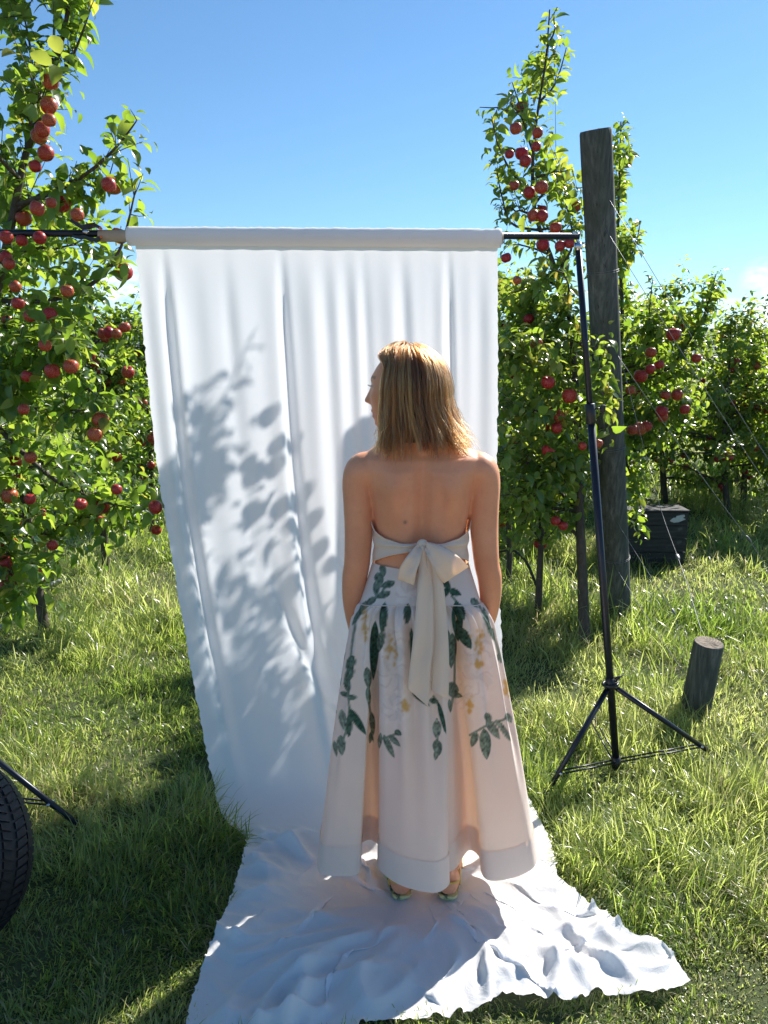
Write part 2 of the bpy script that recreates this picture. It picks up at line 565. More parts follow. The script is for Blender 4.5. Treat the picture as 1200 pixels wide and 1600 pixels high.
# long ungrazed grass in the strip under each row of trees
def strip(x, y, r):
    s = np.minimum(np.abs(x + 2.15), np.minimum(np.abs(x - 1.3), np.abs(x - 3.7)))
    return (s < 0.42) & (r.uniform(size=len(x)) < 0.8) & (y > 3.5)
blades('tall_grass', 34000, 3.4, 9.0, 5, 0.16, 0.38, 0.006, 'long uncut grass standing under the apple trees', keep=strip)

# ------------------------------------------------------------------ orchard: bark, leaves, apples
bk = Mat('apple_bark')
bv = bk.coord('Object', (1, 1, 0.35))
bc = bk.ramp(bk.noise(bv, 40, 6, 0.65), [(0.3, (0.035, 0.028, 0.022)), (0.6, (0.085, 0.070, 0.055)), (0.8, (0.16, 0.14, 0.115))])
MAT_BARK = bk.done(bk.principled(Base_Color=bc, Roughness=0.85, Normal=bk.bump(bk.noise(bv, 90, 5), 0.6, 0.004)).outputs[0])

lf = Mat('apple_leaf')
rnd = lf.node('ShaderNodeObjectInfo').outputs['Random']
tt = lf.math('ADD', lf.attr('tint'), lf.math('MULTIPLY', lf.math('SUBTRACT', rnd, 0.5), 0.35))
l_up = lf.ramp(tt, [(0.0, (0.022, 0.064, 0.018)), (0.5, (0.055, 0.110, 0.028)), (0.85, (0.105, 0.155, 0.040)), (1.0, (0.20, 0.18, 0.04))])
l_tr = lf.ramp(tt, [(0.0, (0.18, 0.36, 0.025)), (0.5, (0.42, 0.60, 0.05)), (0.85, (0.62, 0.70, 0.09)), (1.0, (0.72, 0.58, 0.09))])
lg = lf.node('ShaderNodeNewGeometry')
l_col = lf.mix(lg.outputs['Backfacing'], l_up, lf.mix(0.5, l_up, (0.16, 0.20, 0.12)))
lp = lf.principled(Base_Color=l_col, Roughness=lf.math('ADD', 0.30, lf.math('MULTIPLY', lg.outputs['Backfacing'], 0.3)))
lp.inputs['Specular IOR Level'].default_value = 0.5
lt = lf.node('ShaderNodeBsdfTranslucent'); lf.set(lt, 'Color', l_tr)
lm = lf.node('ShaderNodeMixShader'); lm.inputs[0].default_value = 0.48
lf.l.new(lp.outputs[0], lm.inputs[1]); lf.l.new(lt.outputs[0], lm.inputs[2])
MAT_LEAF = lf.done(lm.outputs[0])

ap = Mat('apple_skin')
av = ap.coord('Object')
arn = ap.node('ShaderNodeObjectInfo').outputs['Random']
asep = ap.node('ShaderNodeSeparateXYZ'); ap.l.new(av, asep.inputs[0])
aoff = ap.node('ShaderNodeVectorMath'); aoff.operation = 'ADD'
acomb = ap.node('ShaderNodeCombineXYZ'); ap.l.new(ap.math('MULTIPLY', arn, 40.0), acomb.inputs[0]); ap.l.new(ap.math('MULTIPLY', arn, 17.0), acomb.inputs[1])
ap.l.new(av, aoff.inputs[0]); ap.l.new(acomb.outputs[0], aoff.inputs[1])
ablush = ap.noise(aoff.outputs[0], 16, 2, 0.5)
astretch = ap.node('ShaderNodeMapping'); astretch.inputs['Scale'].default_value = (1, 1, 0.16); ap.l.new(aoff.outputs[0], astretch.inputs[0])
astreak = ap.noise(astretch.outputs[0], 170, 3, 0.6)
a_red = ap.ramp(astreak, [(0.3, (0.20, 0.003, 0.016)), (0.7, (0.42, 0.012, 0.034))])
a_sel = ap.math('ADD', ap.math('MULTIPLY', ablush, 1.0), ap.math('MULTIPLY', arn, 0.12))
a_col = ap.mix(ap.ramp(a_sel, [(0.60, (0, 0, 0)), (0.78, (1, 1, 1))]), a_red, (0.55, 0.36, 0.07))
alen = ap.noise(aoff.outputs[0], 700, 2)
a_col = ap.mix(ap.ramp(alen, [(0.70, (0, 0, 0)), (0.76, (0.25, 0.25, 0.25))]), a_col, (0.60, 0.25, 0.16))
app = ap.principled(Base_Color=a_col, Roughness=0.36)
app.inputs['Specular IOR Level'].default_value = 0.35
app.inputs['Subsurface Weight'].default_value = 0.08
app.inputs['Subsurface Radius'].default_value = (0.02, 0.006, 0.003)
MAT_APPLE = ap.done(app.outputs[0])

def apple_mesh(seed):
    r = np.random.RandomState(seed)
    n, m = 18, 11
    V, F = [], []
    prof = [(0.0, 0.60), (0.16, 0.74), (0.42, 0.90), (0.74, 0.80), (0.97, 0.42), (1.0, 0.02), (0.93, -0.36), (0.72, -0.68), (0.46, -0.86), (0.20, -0.84), (0.0, -0.74)]
    for q, (rad, z) in enumerate(prof):
        for k in range(n):
            a = 2 * math.pi * k / n
            lob = 1 + 0.035 * math.cos(5 * a) * max(0, -z) + 0.03 * math.sin(a + seed) * z
            V.append((rad * lob * math.cos(a), rad * lob * math.sin(a), z))
    F = [tuple(f) for f in grid_faces(n, m, True)[:, ::-1]]
    s = Soup(); s.add(np.array(V), F)
    s.tube([(0, 0, 0.6), (0.05, 0.02, 0.95), (0.13, 0.03, 1.25)], [0.045, 0.04, 0.055], 5)
    me = new_mesh('apple', np.array(s.V), s.F)
    me.materials.append(MAT_APPLE); me.materials.append(MAT_BARK)
    nb = len(F)
    idx = np.zeros(len(me.polygons), np.int32); idx[nb:] = 1
    me.polygons.foreach_set('material_index', idx)
    return me
APPLES = [apple_mesh(k) for k in range(4)]

# one leaf: length 1 along +X, upper side +Z, folded along the midrib, tip curling down
def leaf_template(curl, fold, wide=0.29):
    mid = [(0.0, 0), (0.30, 1), (0.62, 2), (1.0, 3)]
    xs = [0.0, 0.30, 0.62, 1.0]
    def bend(x):
        return 0.10 * math.sin(x * 2.2) - curl * x * x
    V = [(x, 0, bend(x)) for x in xs]
    side = [(0.12, 0.62), (0.38, 1.0), (0.66, 0.86), (0.87, 0.42)]
    for s in (1, -1):
        for x, w in side:
            V.append((x, s * w * wide, bend(x) + fold * w * wide))
    def half(o, flip):
        f = [(0, 1, o), (o, 1, o + 1), (1, 2, o + 1), (o + 1, 2, o + 2), (2, 3, o + 3), (2, o + 3, o + 2)]
        return [t[::-1] for t in f] if flip else f
    F = half(4, False) + half(8, True)
    return np.array(V, float), np.array(F)
LEAF_T = [leaf_template(c, f, w) for c, f, w in ((0.25, 0.35, 0.28), (0.45, 0.5, 0.27), (0.1, 0.25, 0.31), (0.6, 0.3, 0.29))]

def norm(a):
    return a / (np.linalg.norm(a, axis=-1, keepdims=True) + 1e-12)

def leaf_frame(D, N):
    X = norm(D); N = norm(N - X * (N * X).sum(-1, keepdims=True)); Y = np.cross(N, X)
    return X, Y, N

def foliage_mesh(name, P, D, N, S, tint, var):
    """all the given leaves as one mesh"""
    X, Y, Z = leaf_frame(D, N)
    Vs, Fs, Ts, off = [], [], [], 0
    for q, (tv, tf) in enumerate(LEAF_T):
        i = np.where(var == q)[0]
        if not len(i): continue
        v = P[i, None] + S[i, None, None] * (tv[None, :, 0:1] * X[i, None] + tv[None, :, 1:2] * Y[i, None] + tv[None, :, 2:3] * Z[i, None])
        f = tf[None] + (np.arange(len(i)) * len(tv))[:, None, None] + off
        Vs.append(v.reshape(-1, 3)); Fs.append(f.reshape(-1, 3)); Ts.append(np.repeat(tint[i], len(tv))); off += len(i) * len(tv)
    me = new_mesh(name, np.concatenate(Vs), np.concatenate(Fs), True)
    set_attr(me, 'tint', np.concatenate(Ts))
    return me

LEAF_MESH = []
for q, (tv, tf) in enumerate(LEAF_T):
    for k in range(3):
        me = new_mesh('leaf', tv, tf, True)
        set_attr(me, 'tint', np.full(len(tv), (0.30, 0.52, 0.78)[k]))
        me.materials.append(MAT_LEAF)
        LEAF_MESH.append(me)

def apple_tree(label, leader, seed, outline=None, laterals=(), n_lat=16, lat_len=0.6, n_leaf=2500, apples=(), n_apple=14,
               r0=0.034, zmin=0.65, leaf_size=0.07, singles=300, group='apple trees in the orchard rows', apple_r=0.034, bushy=1.0,
               detail=True, up=0.5, n_stem=8, thin=None):
    """a spindle apple tree: leader, laterals, shoots, leaves and apples. outline: picture polygon(s) its shoots keep to"""
    r = np.random.RandomState(seed)
    base = Vector(leader[0])
    root = empty('apple_tree', base)
    tag(root, label, 'tree', group)
    L = np.array([list(p) for p in leader], float) - np.array(base[:])
    B0 = np.array(base[:])
    P = catmull(L, 36)
    hgt = P[-1, 2]
    tfrac = np.clip(P[:, 2] / hgt, 0, 1)
    R = r0 * (1 - 0.88 * tfrac ** 0.8) * (1 + 0.10 * r.normal(size=len(P)).cumsum() * 0.12)
    R[0] *= 1.35; R[1] *= 1.12
    obj('trunk', *tube(P, R, n_stem if detail else 6), MAT_BARK, root)
    def inside(Q):
        if outline is None: return np.ones(len(Q), bool)
        x, y, _ = project(Q + B0)
        ok = np.zeros(len(Q), bool)
        for pg in outline: ok |= poly_inside(pg, x, y)
        return ok
    # laterals
    limbs = []
    for pts in laterals:
        limbs.append(catmull(np.array([list(p) for p in pts], float) - B0, 12))
    az = r.uniform(0, 6.28)
    tries = 0
    while len(limbs) < n_lat + len(laterals) and tries < 400:
        tries += 1
        z = r.uniform(zmin, hgt * 0.97)
        k = int(np.argmin(np.abs(P[:, 2] - z)))
        az += 2.4 + r.normal(0, 0.3)
        ln = lat_len * (1.0 - 0.62 * max(0, (z - zmin) / max(hgt - zmin, 0.1))) * r.uniform(0.55, 1.15)
        el = r.uniform(0.1, 0.75)
        t = np.linspace(0, 1, 8)[:, None]
        dirv = np.array([math.cos(az) * math.cos(el), math.sin(az) * math.cos(el), math.sin(el)])
        sag = np.array([0, 0, -1.0]) * r.uniform(0.05, 0.40)
        q = P[k] + ln * (dirv * t + sag * t ** 2 + 0.04 * r.normal(size=(8, 3)).cumsum(0) * t)
        if outline is not None and inside(q[3:]).mean() < 0.75:
            continue
        limbs.append(q)
    # shoots with leaves
    skel_pts, skel_dir, skel_src = [], [], []
    for li, q in enumerate(limbs):
        d = norm(np.gradient(q, axis=0))
        for a in range(1, len(q)):
            skel_pts.append(q[a]); skel_dir.append(d[a]); skel_src.append(li)
    for a in range(len(P)):
        if P[a, 2] > zmin * 1.05:
            skel_pts.append(P[a]); skel_dir.append(norm(np.gradient(P, axis=0))[a]); skel_src.append(-1)
    skel_pts, skel_dir, skel_src = np.array(skel_pts), np.array(skel_dir), np.array(skel_src)
    LP, LD, LN, LS, LT = [], [], [], [], []
    twigs = {}
    def leaves_along(q, spacing, size, rosette=False):
        ds = np.linalg.norm(np.diff(q, axis=0), axis=1); tot = ds.sum()
        n = max(3, int(tot / spacing))
        cum = np.concatenate([[0], np.cumsum(ds)])
        s = np.linspace(0.08 * tot, tot, n)
        pos = np.stack([np.interp(s, cum, q[:, c]) for c in range(3)], -1)
        tan = norm(np.gradient(pos, axis=0))
        ph = r.uniform(0, 6.28)
        sd0 = norm(np.cross(tan, np.array([0.31, 0.2, 0.93])) + 1e-6); sd1 = np.cross(tan, sd0)
        a = ph + np.arange(n) * 2.4 + r.normal(0, 0.3, n)
        outd = np.cos(a)[:, None] * sd0 + np.sin(a)[:, None] * sd1
        d = norm(outd * 0.9 + tan * r.uniform(0.1, 0.7, n)[:, None] + np.array([0, 0, -0.28]) + 0.25 * r.normal(size=(n, 3)))
        nrm = norm(np.array([0, 0, 1.0]) + 0.45 * tan + 0.45 * r.normal(size=(n, 3)))
        sz = size * r.uniform(0.62, 1.18, n) * np.where(np.arange(n) > n - 3, 0.68, 1.0)
        LP.append(pos + d * 0.012); LD.append(d); LN.append(nrm); LS.append(sz)
        LT.append(np.clip(r.normal(0.48, 0.20, n) + 0.06 * (pos[:, 2] / hgt - 0.5), 0, 0.92))
    # always dress the limb tips and the leader top
    for li, q in enumerate(limbs):
        leaves_along(q[len(q) // 3:], 0.030, leaf_size * 0.95)
    leaves_along(P[int(len(P) * 0.72):], 0.026, leaf_size * 0.9)
    count = sum(len(a) for a in LP); guard = 0
    while count < n_leaf and guard < 12000:
        guard += 1
        k = r.randint(len(skel_pts))
        p = skel_pts[k]
        if thin and p[2] > thin[0] and r.uniform() > thin[1]: continue
        out = p - np.array([np.interp(p[2], P[:, 2], P[:, 0]), np.interp(p[2], P[:, 2], P[:, 1]), p[2]])
        out = out / (np.linalg.norm(out) + 0.05)
        ln = r.uniform(0.10, 0.34) * bushy * (0.65 if r.uniform() < 0.5 else 1.0)
        d = norm(0.7 * out + skel_dir[k] * 0.5 + np.array([0, 0, up]) + 0.75 * r.normal(size=3))
        t = np.linspace(0, 1, 6)[:, None]
        q = p + ln * (d * t + np.array([0, 0, 0.22 * r.normal()]) * t ** 2)
        ins = inside(q[[2, 5]])
        if not ins.all(): continue
        n0 = len(LP)
        leaves_along(q, 0.024, leaf_size)
        count += len(LP[-1])
        twigs.setdefault(skel_src[k], []).append(q)
    LP, LD, LN, LS, LT = map(np.concatenate, (LP, LD, LN, LS, LT))
    if outline is not None:
        okl = inside(LP + LD * LS[:, None] * 0.3) | (r.uniform(size=len(LP)) < 0.25)
        LP, LD, LN, LS, LT = LP[okl], LD[okl], LN[okl], LS[okl], LT[okl]
    # branches: each limb with its own twigs
    if detail:
        for li, q in enumerate(limbs):
            s = Soup()
            ra = r0 * 0.36 * (1.0 - 0.5 * min(1, q[0, 2] / max(hgt, 0.1)))
            s.tube(q, np.linspace(ra, 0.0022, len(q)), 6)
            for tw in twigs.get(li, []):
                s.tube(tw[::2], np.linspace(0.0026, 0.0010, 3), 3, False)
            s.build('branch', MAT_BARK, root)
        if twigs.get(-1):
            s = Soup()
            for tw in twigs[-1]:
                s.tube(tw[::2], np.linspace(0.0028, 0.0010, 3), 3, False)
            o = s.build('twigs', MAT_BARK, root); o['kind'] = 'stuff'
    else:
        s = Soup()
        for li, q in enumerate(limbs):
            s.tube(q[::3], np.linspace(r0 * 0.3, 0.004, len(q[::3])), 4, False)
        o = s.build('branches', MAT_BARK, root); o['kind'] = 'stuff'
    # single leaves: those that show largest in front
    var = r.randint(0, 4, len(LP))
    pick = np.zeros(len(LP), bool)
    if singles:
        x, y, dep = project(LP + B0)
        ok = (x > -5) & (x < 1205) & (y > -5) & (y < 1605)
        cell = (x // 9).astype(int) * 100000 + (y // 9).astype(int)
        order = np.argsort(dep)
        seen, cand = set(), []
        for i in order:
            if not ok[i]: continue
            if cell[i] in seen: continue
            seen.add(cell[i]); cand.append(i)
        cand = np.array(cand, int)
        if len(cand):
            cand = cand[np.argsort(-(LS[cand] / dep[cand]))][:singles]
            pick[cand] = True
        X, Y, Z = leaf_frame(LD, LN)
        for i in np.where(pick)[0]:
            kt = 0 if LT[i] < 0.40 else (1 if LT[i] < 0.62 else 2)
            o = bpy.data.objects.new('leaf', LEAF_MESH[var[i] * 3 + kt])
            COL.objects.link(o); o.parent = root
            M = Matrix([[X[i, a] * LS[i], Y[i, a] * LS[i], Z[i, a] * LS[i], LP[i, a]] for a in range(3)] + [[0, 0, 0, 1]])
            o.matrix_local = M
    rest = ~pick
    o = link('foliage', foliage_mesh('foliage', LP[rest], LD[rest], LN[rest], LS[rest], LT[rest], var[rest]), MAT_LEAF, root)
    o['kind'] = 'stuff'
    # apples
    spots = [(np.array(list(p), float) - B0, rad) for p, rad in apples]
    tries = 0
    while len(spots) < len(apples) + n_apple and tries < 3000:
        tries += 1
        k = r.randint(len(skel_pts))
        p = skel_pts[k] + np.array([0, 0, -0.05]) + 0.035 * r.normal(size=3)
        if p[2] > hgt * 0.93: continue
        if outline is not None and not inside(p[None])[0]: continue
        rad = apple_r * r.uniform(0.85, 1.1)
        if any(np.linalg.norm(p - s[0]) < (rad + s[1]) * 0.92 for s in spots): continue
        spots.append((p, rad))
    for k, (p, rad) in enumerate(spots):
        o = bpy.data.objects.new('apple', APPLES[r.randint(4)])
        COL.objects.link(o); o.parent = root
        o.location = p
        o.scale = (rad, rad, rad * r.uniform(0.90, 1.04))
        o.rotation_euler = (r.normal(0, 0.28), r.normal(0, 0.28), r.uniform(0, 6.28))
    return root

def aplist(pts, d, jitter=0.10, seed=0):
    r = np.random.RandomState(seed)
    out = []
    for x, y, rad in pts:
        dd = d + r.uniform(-jitter, jitter)
        out.append((at(x, y, dd), 0.98 * rad * dd / FPX))
    return out

# --- the tall tree at the left edge
dA = 3.15
apple_tree('tall apple tree cut by the left edge, loaded with red apples beside the crossbar',
    [(-1.80, 3.25, 0), (-1.78, 3.24, 0.6), at(-60, 720, 3.2), at(-10, 480, 3.18), at(22, 330, dA), at(38, 250, dA), at(62, 180, dA), at(95, 70, dA), at(112, -20, dA), at(125, -130, dA), at(128, -190, dA)],
    21,
    outline=[[(-160, -260), (170, -250), (160, -20), (140, 40), (135, 150), (150, 235), (172, 245), (165, 180), (195, 155), (232, 165), (245, 230), (240, 262), (246, 300), (240, 350), (205, 440), (185, 480), (205, 520),
              (215, 600), (210, 700), (225, 770), (220, 830), (150, 900), (70, 900), (60, 1000), (20, 1010), (-40, 1020), (-260, 900), (-300, 300)],
             [(225, 775), (262, 780), (262, 815), (225, 820)]],
    laterals=[[at(26, 320, dA), at(80, 302, dA - .08), at(140, 268, dA - .15), at(185, 226, dA - .18), at(214, 188, dA - .2)],
              [at(5, 470, dA), at(80, 470, dA - .1), at(150, 440, dA - .12), at(185, 395, dA - .12), at(202, 340, dA - .12), at(214, 285, dA - .12)],
              [at(45, 235, dA), at(50, 150, dA - .05), at(48, 80, dA - .06), at(34, 10, dA - .06)],
              [at(-30, 640, 3.15), at(60, 730, 3.05), at(120, 768, 3.02), at(185, 790, 3.0), at(250, 797, 3.0)],
              [at(-40, 700, 3.1), at(-10, 800, 2.95), at(10, 870, 2.9), at(25, 950, 2.88)],
              [at(-20, 560, 3.1), at(60, 560, 2.95), at(120, 545, 2.9)],
              [at(-20, 620, 3.1), at(60, 640, 2.95), at(150, 640, 2.9)],
              [at(80, 130, dA), at(110, 95, dA), at(140, 20, dA)]],
    n_lat=22, lat_len=0.80, n_leaf=5200, r0=0.042, thin=(2.0, 0.50),
    apples=aplist([(79, 128, 12), (76, 165, 12), (77, 188, 10), (66, 203, 11), (72, 240, 12), (55, 260, 9), (170, 289, 11), (121, 336, 10), (58, 326, 11), (80, 317, 8), (10, 371, 10), (62, 372, 10),
            (34, 376, 9), (105, 455, 10), (78, 492, 11), (47, 494, 10), (28, 474, 10), (9, 402, 10), (14, 412, 9), (82, 580, 12), (111, 573, 12), (157, 657, 13), (148, 679, 12),
            (37, 640, 9), (48, 715, 10), (15, 775, 13), (47, 780, 9), (126, 788, 10), (182, 765, 9), (243, 793, 11), (82, 852, 9), (8, 880, 12), (24, 887, 10), (20, 905, 11), (8, 916, 10),
            (70, 540, 10), (100, 528, 8), (24, 448, 9), (42, 588, 9)], 2.82, 0.10, 3),
    n_apple=14, zmin=0.5, group='apple trees of the left row')

# --- the row going back on the left
ROW_L = [(-2.02, 4.35, 2.18, 'leafy apple tree behind the tall one, its trunk standing in long grass'),
         (-2.06, 5.5, 2.05, 'apple tree third in the row left of the white backdrop'),
         (-2.08, 6.7, 2.02, 'apple tree fourth in the row left of the white backdrop'),
         (-2.10, 7.9, 1.98, 'apple tree fifth in the row left of the white backdrop'),
         (-2.12, 9.2, 1.96, 'apple tree sixth in the row left of the white backdrop'),
         (-2.14, 10.6, 2.0, 'apple tree seventh in the row left of the white backdrop')]
for k, (x, y, h, lab) in enumerate(ROW_L):
    r = np.random.RandomState(300 + k)
    ld = [(x, y, 0), (x + .03 * r.normal(), y + .03 * r.normal(), h * .35), (x + .05 * r.normal(), y + .05 * r.normal(), h * .7), (x + .08 * r.normal(), y + .08 * r.normal(), h)]
    if k == 0:
        apple_tree(lab, ld, 30 + k, n_lat=26, lat_len=0.90, n_leaf=4600, n_apple=40, zmin=0.32, singles=300, bushy=0.9, group='apple trees of the left row',
                   apples=aplist([(158, 812, 7), (170, 520, 9), (200, 582, 10), (195, 512, 9), (160, 522, 8), (182, 522, 8)], 4.2, 0.1, 4))
    else:
        apple_tree(lab, ld, 30 + k, n_lat=20, lat_len=0.85, n_leaf=3600 if k < 3 else 2400, n_apple=40 if k < 3 else 26, zmin=0.32, singles=180 if k < 3 else 0,
                   leaf_size=0.07 if k < 3 else 0.085, detail=k < 3, bushy=0.9, group='apple trees of the left row')

# --- the tall tree right of the backdrop
dR = 4.62
apple_tree('tall slim apple tree between the backdrop and the thick wooden post',
    [ground_at(914, 1012), at(911, 930, 4.25), at(906, 800, 4.32), at(902, 640, 4.42), at(890, 500, dR), at(864, 410, dR), at(838, 340, dR), at(832, 270, dR), at(838, 190, dR), at(852, 100, dR), at(859, 15, dR)],
    41,
    outline=[[(840, 8), (870, 5), (905, 60), (890, 120), (882, 160), (870, 205), (880, 235), (905, 262), (915, 300), (920, 420), (965, 520), (968, 700), (925, 780), (890, 850), (850, 870), (700, 880),
              (700, 430), (772, 430), (775, 380), (757, 310), (752, 240), (760, 172), (790, 150), (788, 118), (835, 80)]],
    laterals=[[at(836, 310, dR), at(800, 270, dR - .1), at(778, 225, dR - .12), at(768, 182, dR - .12)],
              [at(845, 360, dR), at(800, 350, dR - .1), at(785, 310, dR - .15), at(775, 262, dR - .15)],
              [at(838, 210, dR), at(815, 170, dR - .05), at(800, 128, dR - .05)],
              [at(870, 430, dR), at(895, 380, dR - .1), at(885, 320, dR - .1), at(880, 275, dR - .1)],
              [at(842, 160, dR), at(868, 130, dR + .05), at(885, 75, dR + .05)],
              [at(885, 520, dR), at(930, 560, 4.15), at(950, 600, 4.05), at(955, 640, 4.0)],
              [at(895, 600, dR), at(850, 580, 4.1), at(810, 560, 4.0)],
              [at(900, 660, 4.3), at(860, 640, 4.1), at(815, 650, 4.0)],
              [at(903, 720, 4.3), at(870, 740, 4.15), at(830, 760, 4.1)]],
    n_lat=20, lat_len=0.8, n_leaf=3900, r0=0.036, zmin=0.55, thin=(1.9, 0.22),
    apples=aplist([(806, 201, 9), (840, 208, 8), (838, 229, 7), (815, 240, 10), (821, 252, 9), (796, 241, 7), (803, 290, 8), (827, 301, 9), (846, 293, 10), (833, 337, 9), (847, 338, 9), (848, 383, 10),
            (868, 356, 9), (890, 380, 8), (791, 403, 8), (838, 537, 10), (820, 569, 11), (890, 619, 12), (847, 641, 10), (866, 640, 9), (873, 653, 11), (870, 669, 9), (825, 642, 7), (857, 704, 11),
            (934, 693, 8), (910, 697, 7), (836, 777, 9), (868, 814, 8), (880, 822, 8), (875, 385, 8), (808, 438, 7)], 4.08, 0.08, 5),
    n_apple=6, group='apple trees right of the backdrop')

# --- shorter trees beside and behind it
apple_tree('low apple tree with a thin crooked trunk close to the arm of the person', [ground_at(840, 968), at(843, 900, 4.62), at(846, 830, 4.65), at(850, 700, 4.7), at(838, 520, 4.8), at(830, 420, 4.8)], 42,
    outline=[[(690, 400), (775, 440), (850, 400), (900, 420), (905, 800), (860, 900), (690, 890)]],
    n_lat=20, lat_len=0.7, n_leaf=2300, n_apple=18, r0=0.024, zmin=0.42, singles=160, group='apple trees right of the backdrop')
apple_tree('low apple tree whose thin trunk shows just past the backdrop edge', [ground_at(793, 908), at(796, 860, 5.5), at(790, 700, 5.5), at(780, 520, 5.5), at(778, 440, 5.5)], 43,
    outline=[[(660, 420), (800, 400), (860, 440), (860, 860), (800, 900), (660, 880)]],
    n_lat=20, lat_len=0.7, n_leaf=2200, n_apple=12, r0=0.024, zmin=0.4, singles=60, group='apple trees right of the backdrop')
apple_tree('wide apple tree just right of the thick wooden post, branches over the wires', [(1.66, 5.5, 0), (1.68, 5.48, .7), at(955, 640, 5.4), at(972, 500, 5.3), at(966, 380, 5.25), at(968, 280, 5.2), at(970, 190, 5.2)], 44,
    outline=[[(952, 185), (985, 180), (988, 250), (978, 330), (1000, 345), (1008, 380), (985, 420), (1000, 460), (1015, 432), (1040, 428), (1045, 465), (1080, 460), (1085, 440), (1105, 415), (1142, 415), (1135, 470), (1110, 510), (1130, 560), (1105, 640), (1085, 690),
              (1030, 700), (1020, 740), (1015, 800), (1000, 860), (975, 860), (930, 700), (910, 520), (945, 420)]],
    laterals=[[at(968, 560, 5.3), at(1010, 540, 5.05), at(1015, 480, 5.0), at(1020, 435, 5.0)],
              [at(968, 600, 5.3), at(1040, 580, 5.05), at(1085, 520, 5.0), at(1108, 470, 5.0), at(1118, 430, 5.0)],
              [at(965, 640, 5.3), at(1020, 640, 5.0), at(1080, 640, 4.9)],
              [at(965, 660, 5.3), at(1000, 680, 5.05), at(1060, 690, 5.0)],
              [at(960, 420, 5.25), at(985, 400, 5.1), at(996, 370, 5.1), at(1000, 350, 5.1)],
              [at(955, 660, 5.3), at(985, 740, 5.1), at(1000, 790, 5.05), at(1004, 840, 5.05)],
              [at(960, 520, 5.3), at(1000, 520, 5.1), at(1060, 500, 5.1)]],
    n_lat=16, lat_len=0.9, n_leaf=3600, r0=0.032, zmin=0.75,
    apples=aplist([(1017, 551, 9), (1052, 523, 11), (1001, 588, 11), (1016, 577, 8), (1034, 643, 10), (1000, 670, 11), (1010, 666, 9), (988, 672, 9), (1040, 618, 8), (1058, 617, 9), (1030, 570, 8), (1036, 652, 8), (1088, 560, 8), (1070, 640, 8), (985, 610, 8)], 4.72, 0.08, 6),
    n_apple=6, group='apple trees right of the backdrop')

# --- the next row on the right
ROW_R = [(3.52, 7.7, 1.98, 'apple tree with a bare leaning trunk beyond the crate'), (3.16, 8.5, 2.25, 'apple tree behind the crate, its crown joining the next'),
         (2.80, 9.3, 2.05, 'apple tree far behind the crate, showing beside the thick post'), (4.25, 7.5, 1.62, 'apple tree cut by the right edge, above the long wires'),
         (4.4, 9.4, 1.72, 'farther apple tree by the right edge, under the hills'), (2.35, 10.6, 2.0, 'farthest apple tree, between the thick post and the backdrop stand'),
         (3.7, 10.8, 1.85, 'apple tree in the rear, seen over the crate'), (1.02, 6.7, 1.75, 'low apple tree behind the thin trunks, half hidden by the backdrop'), (1.50, 7.4, 1.85, 'low apple tree filling the gap between the tall slim tree and the post'),
         (3.95, 8.3, 1.85, 'bushy apple tree behind the one with the bare leaning trunk'), (2.45, 8.2, 1.80, 'bushy apple tree close behind the thick post and the crate'), (4.9, 9.0, 1.6, 'bushy apple tree touching the right edge behind the wires'), (5.6, 11.5, 1.7, 'rear apple tree low at the right edge')]
for k, (x, y, h, lab) in enumerate(ROW_R):
    r = np.random.RandomState(400 + k)
    ld = [(x, y, 0), (x + .04 * r.normal() - .05, y + .03 * r.normal(), h * .35), (x + .05 * r.normal() - .08, y + .05 * r.normal(), h * .7), (x + .08 * r.normal() - .06, y + .08 * r.normal(), h)]
    apple_tree(lab, ld, 60 + k, n_lat=26, lat_len=1.0, n_leaf=3300 if k < 4 else 2100, n_apple=36 if k < 4 else 20, zmin=0.28, singles=90 if k in (0, 3) else 0, r0=0.042,
               leaf_size=0.075 if k < 4 else 0.09, detail=k < 2, group='apple trees of the next row at the right')

# ------------------------------------------------------------------ weathered posts
wd = Mat('weathered_timber')
wv = wd.coord('Object', (1, 1, 0.10))
wg = wd.noise(wv, 55, 8, 0.62)
wc = wd.ramp(wg, [(0.25, (0.030, 0.033, 0.031)), (0.5, (0.078, 0.084, 0.077)), (0.75, (0.190, 0.195, 0.175))])
wb = wd.noise(wd.coord('Object', (1, 1, 0.5)), 6, 5)
wc = wd.mix(wd.ramp(wb, [(0.45, (0, 0, 0)), (0.7, (0.8, 0.8, 0.8))]), wc, (0.060, 0.070, 0.050))
wcr = wd.noise(wd.coord('Object', (1, 1, 0.05)), 130, 3)
wc = wd.mix(wd.ramp(wcr, [(0.30, (0.85, 0.85, 0.85)), (0.38, (0, 0, 0))]), wc, (0.020, 0.018, 0.015))
MAT_POST = wd.done(wd.principled(Base_Color=wc, Roughness=0.9, Normal=wd.bump(wg, 0.5, 0.006)).outputs[0])

eg = Mat('end_grain')
ev = eg.coord('Object')
ering = eg.node('ShaderNodeTexWave'); ering.wave_type = 'RINGS'; ering.rings_direction = 'Z'
ering.inputs['Scale'].default_value = 26; ering.inputs['Distortion'].default_value = 2.5; ering.inputs['Detail'].default_value = 3
eg.l.new(ev, ering.inputs['Vector'])
ec = eg.mix(ering.outputs['Fac'], (0.16, 0.125, 0.095), (0.30, 0.25, 0.20))
ec = eg.mix(eg.ramp(eg.noise(ev, 30, 5), [(0.4, (0.7, 0.7, 0.7)), (0.6, (0, 0, 0))]), ec, (0.10, 0.085, 0.07))
MAT_ENDGRAIN = eg.done(eg.principled(Base_Color=ec, Roughness=0.9, Normal=eg.bump(ering.outputs['Fac'], 0.3, 0.003)).outputs[0])

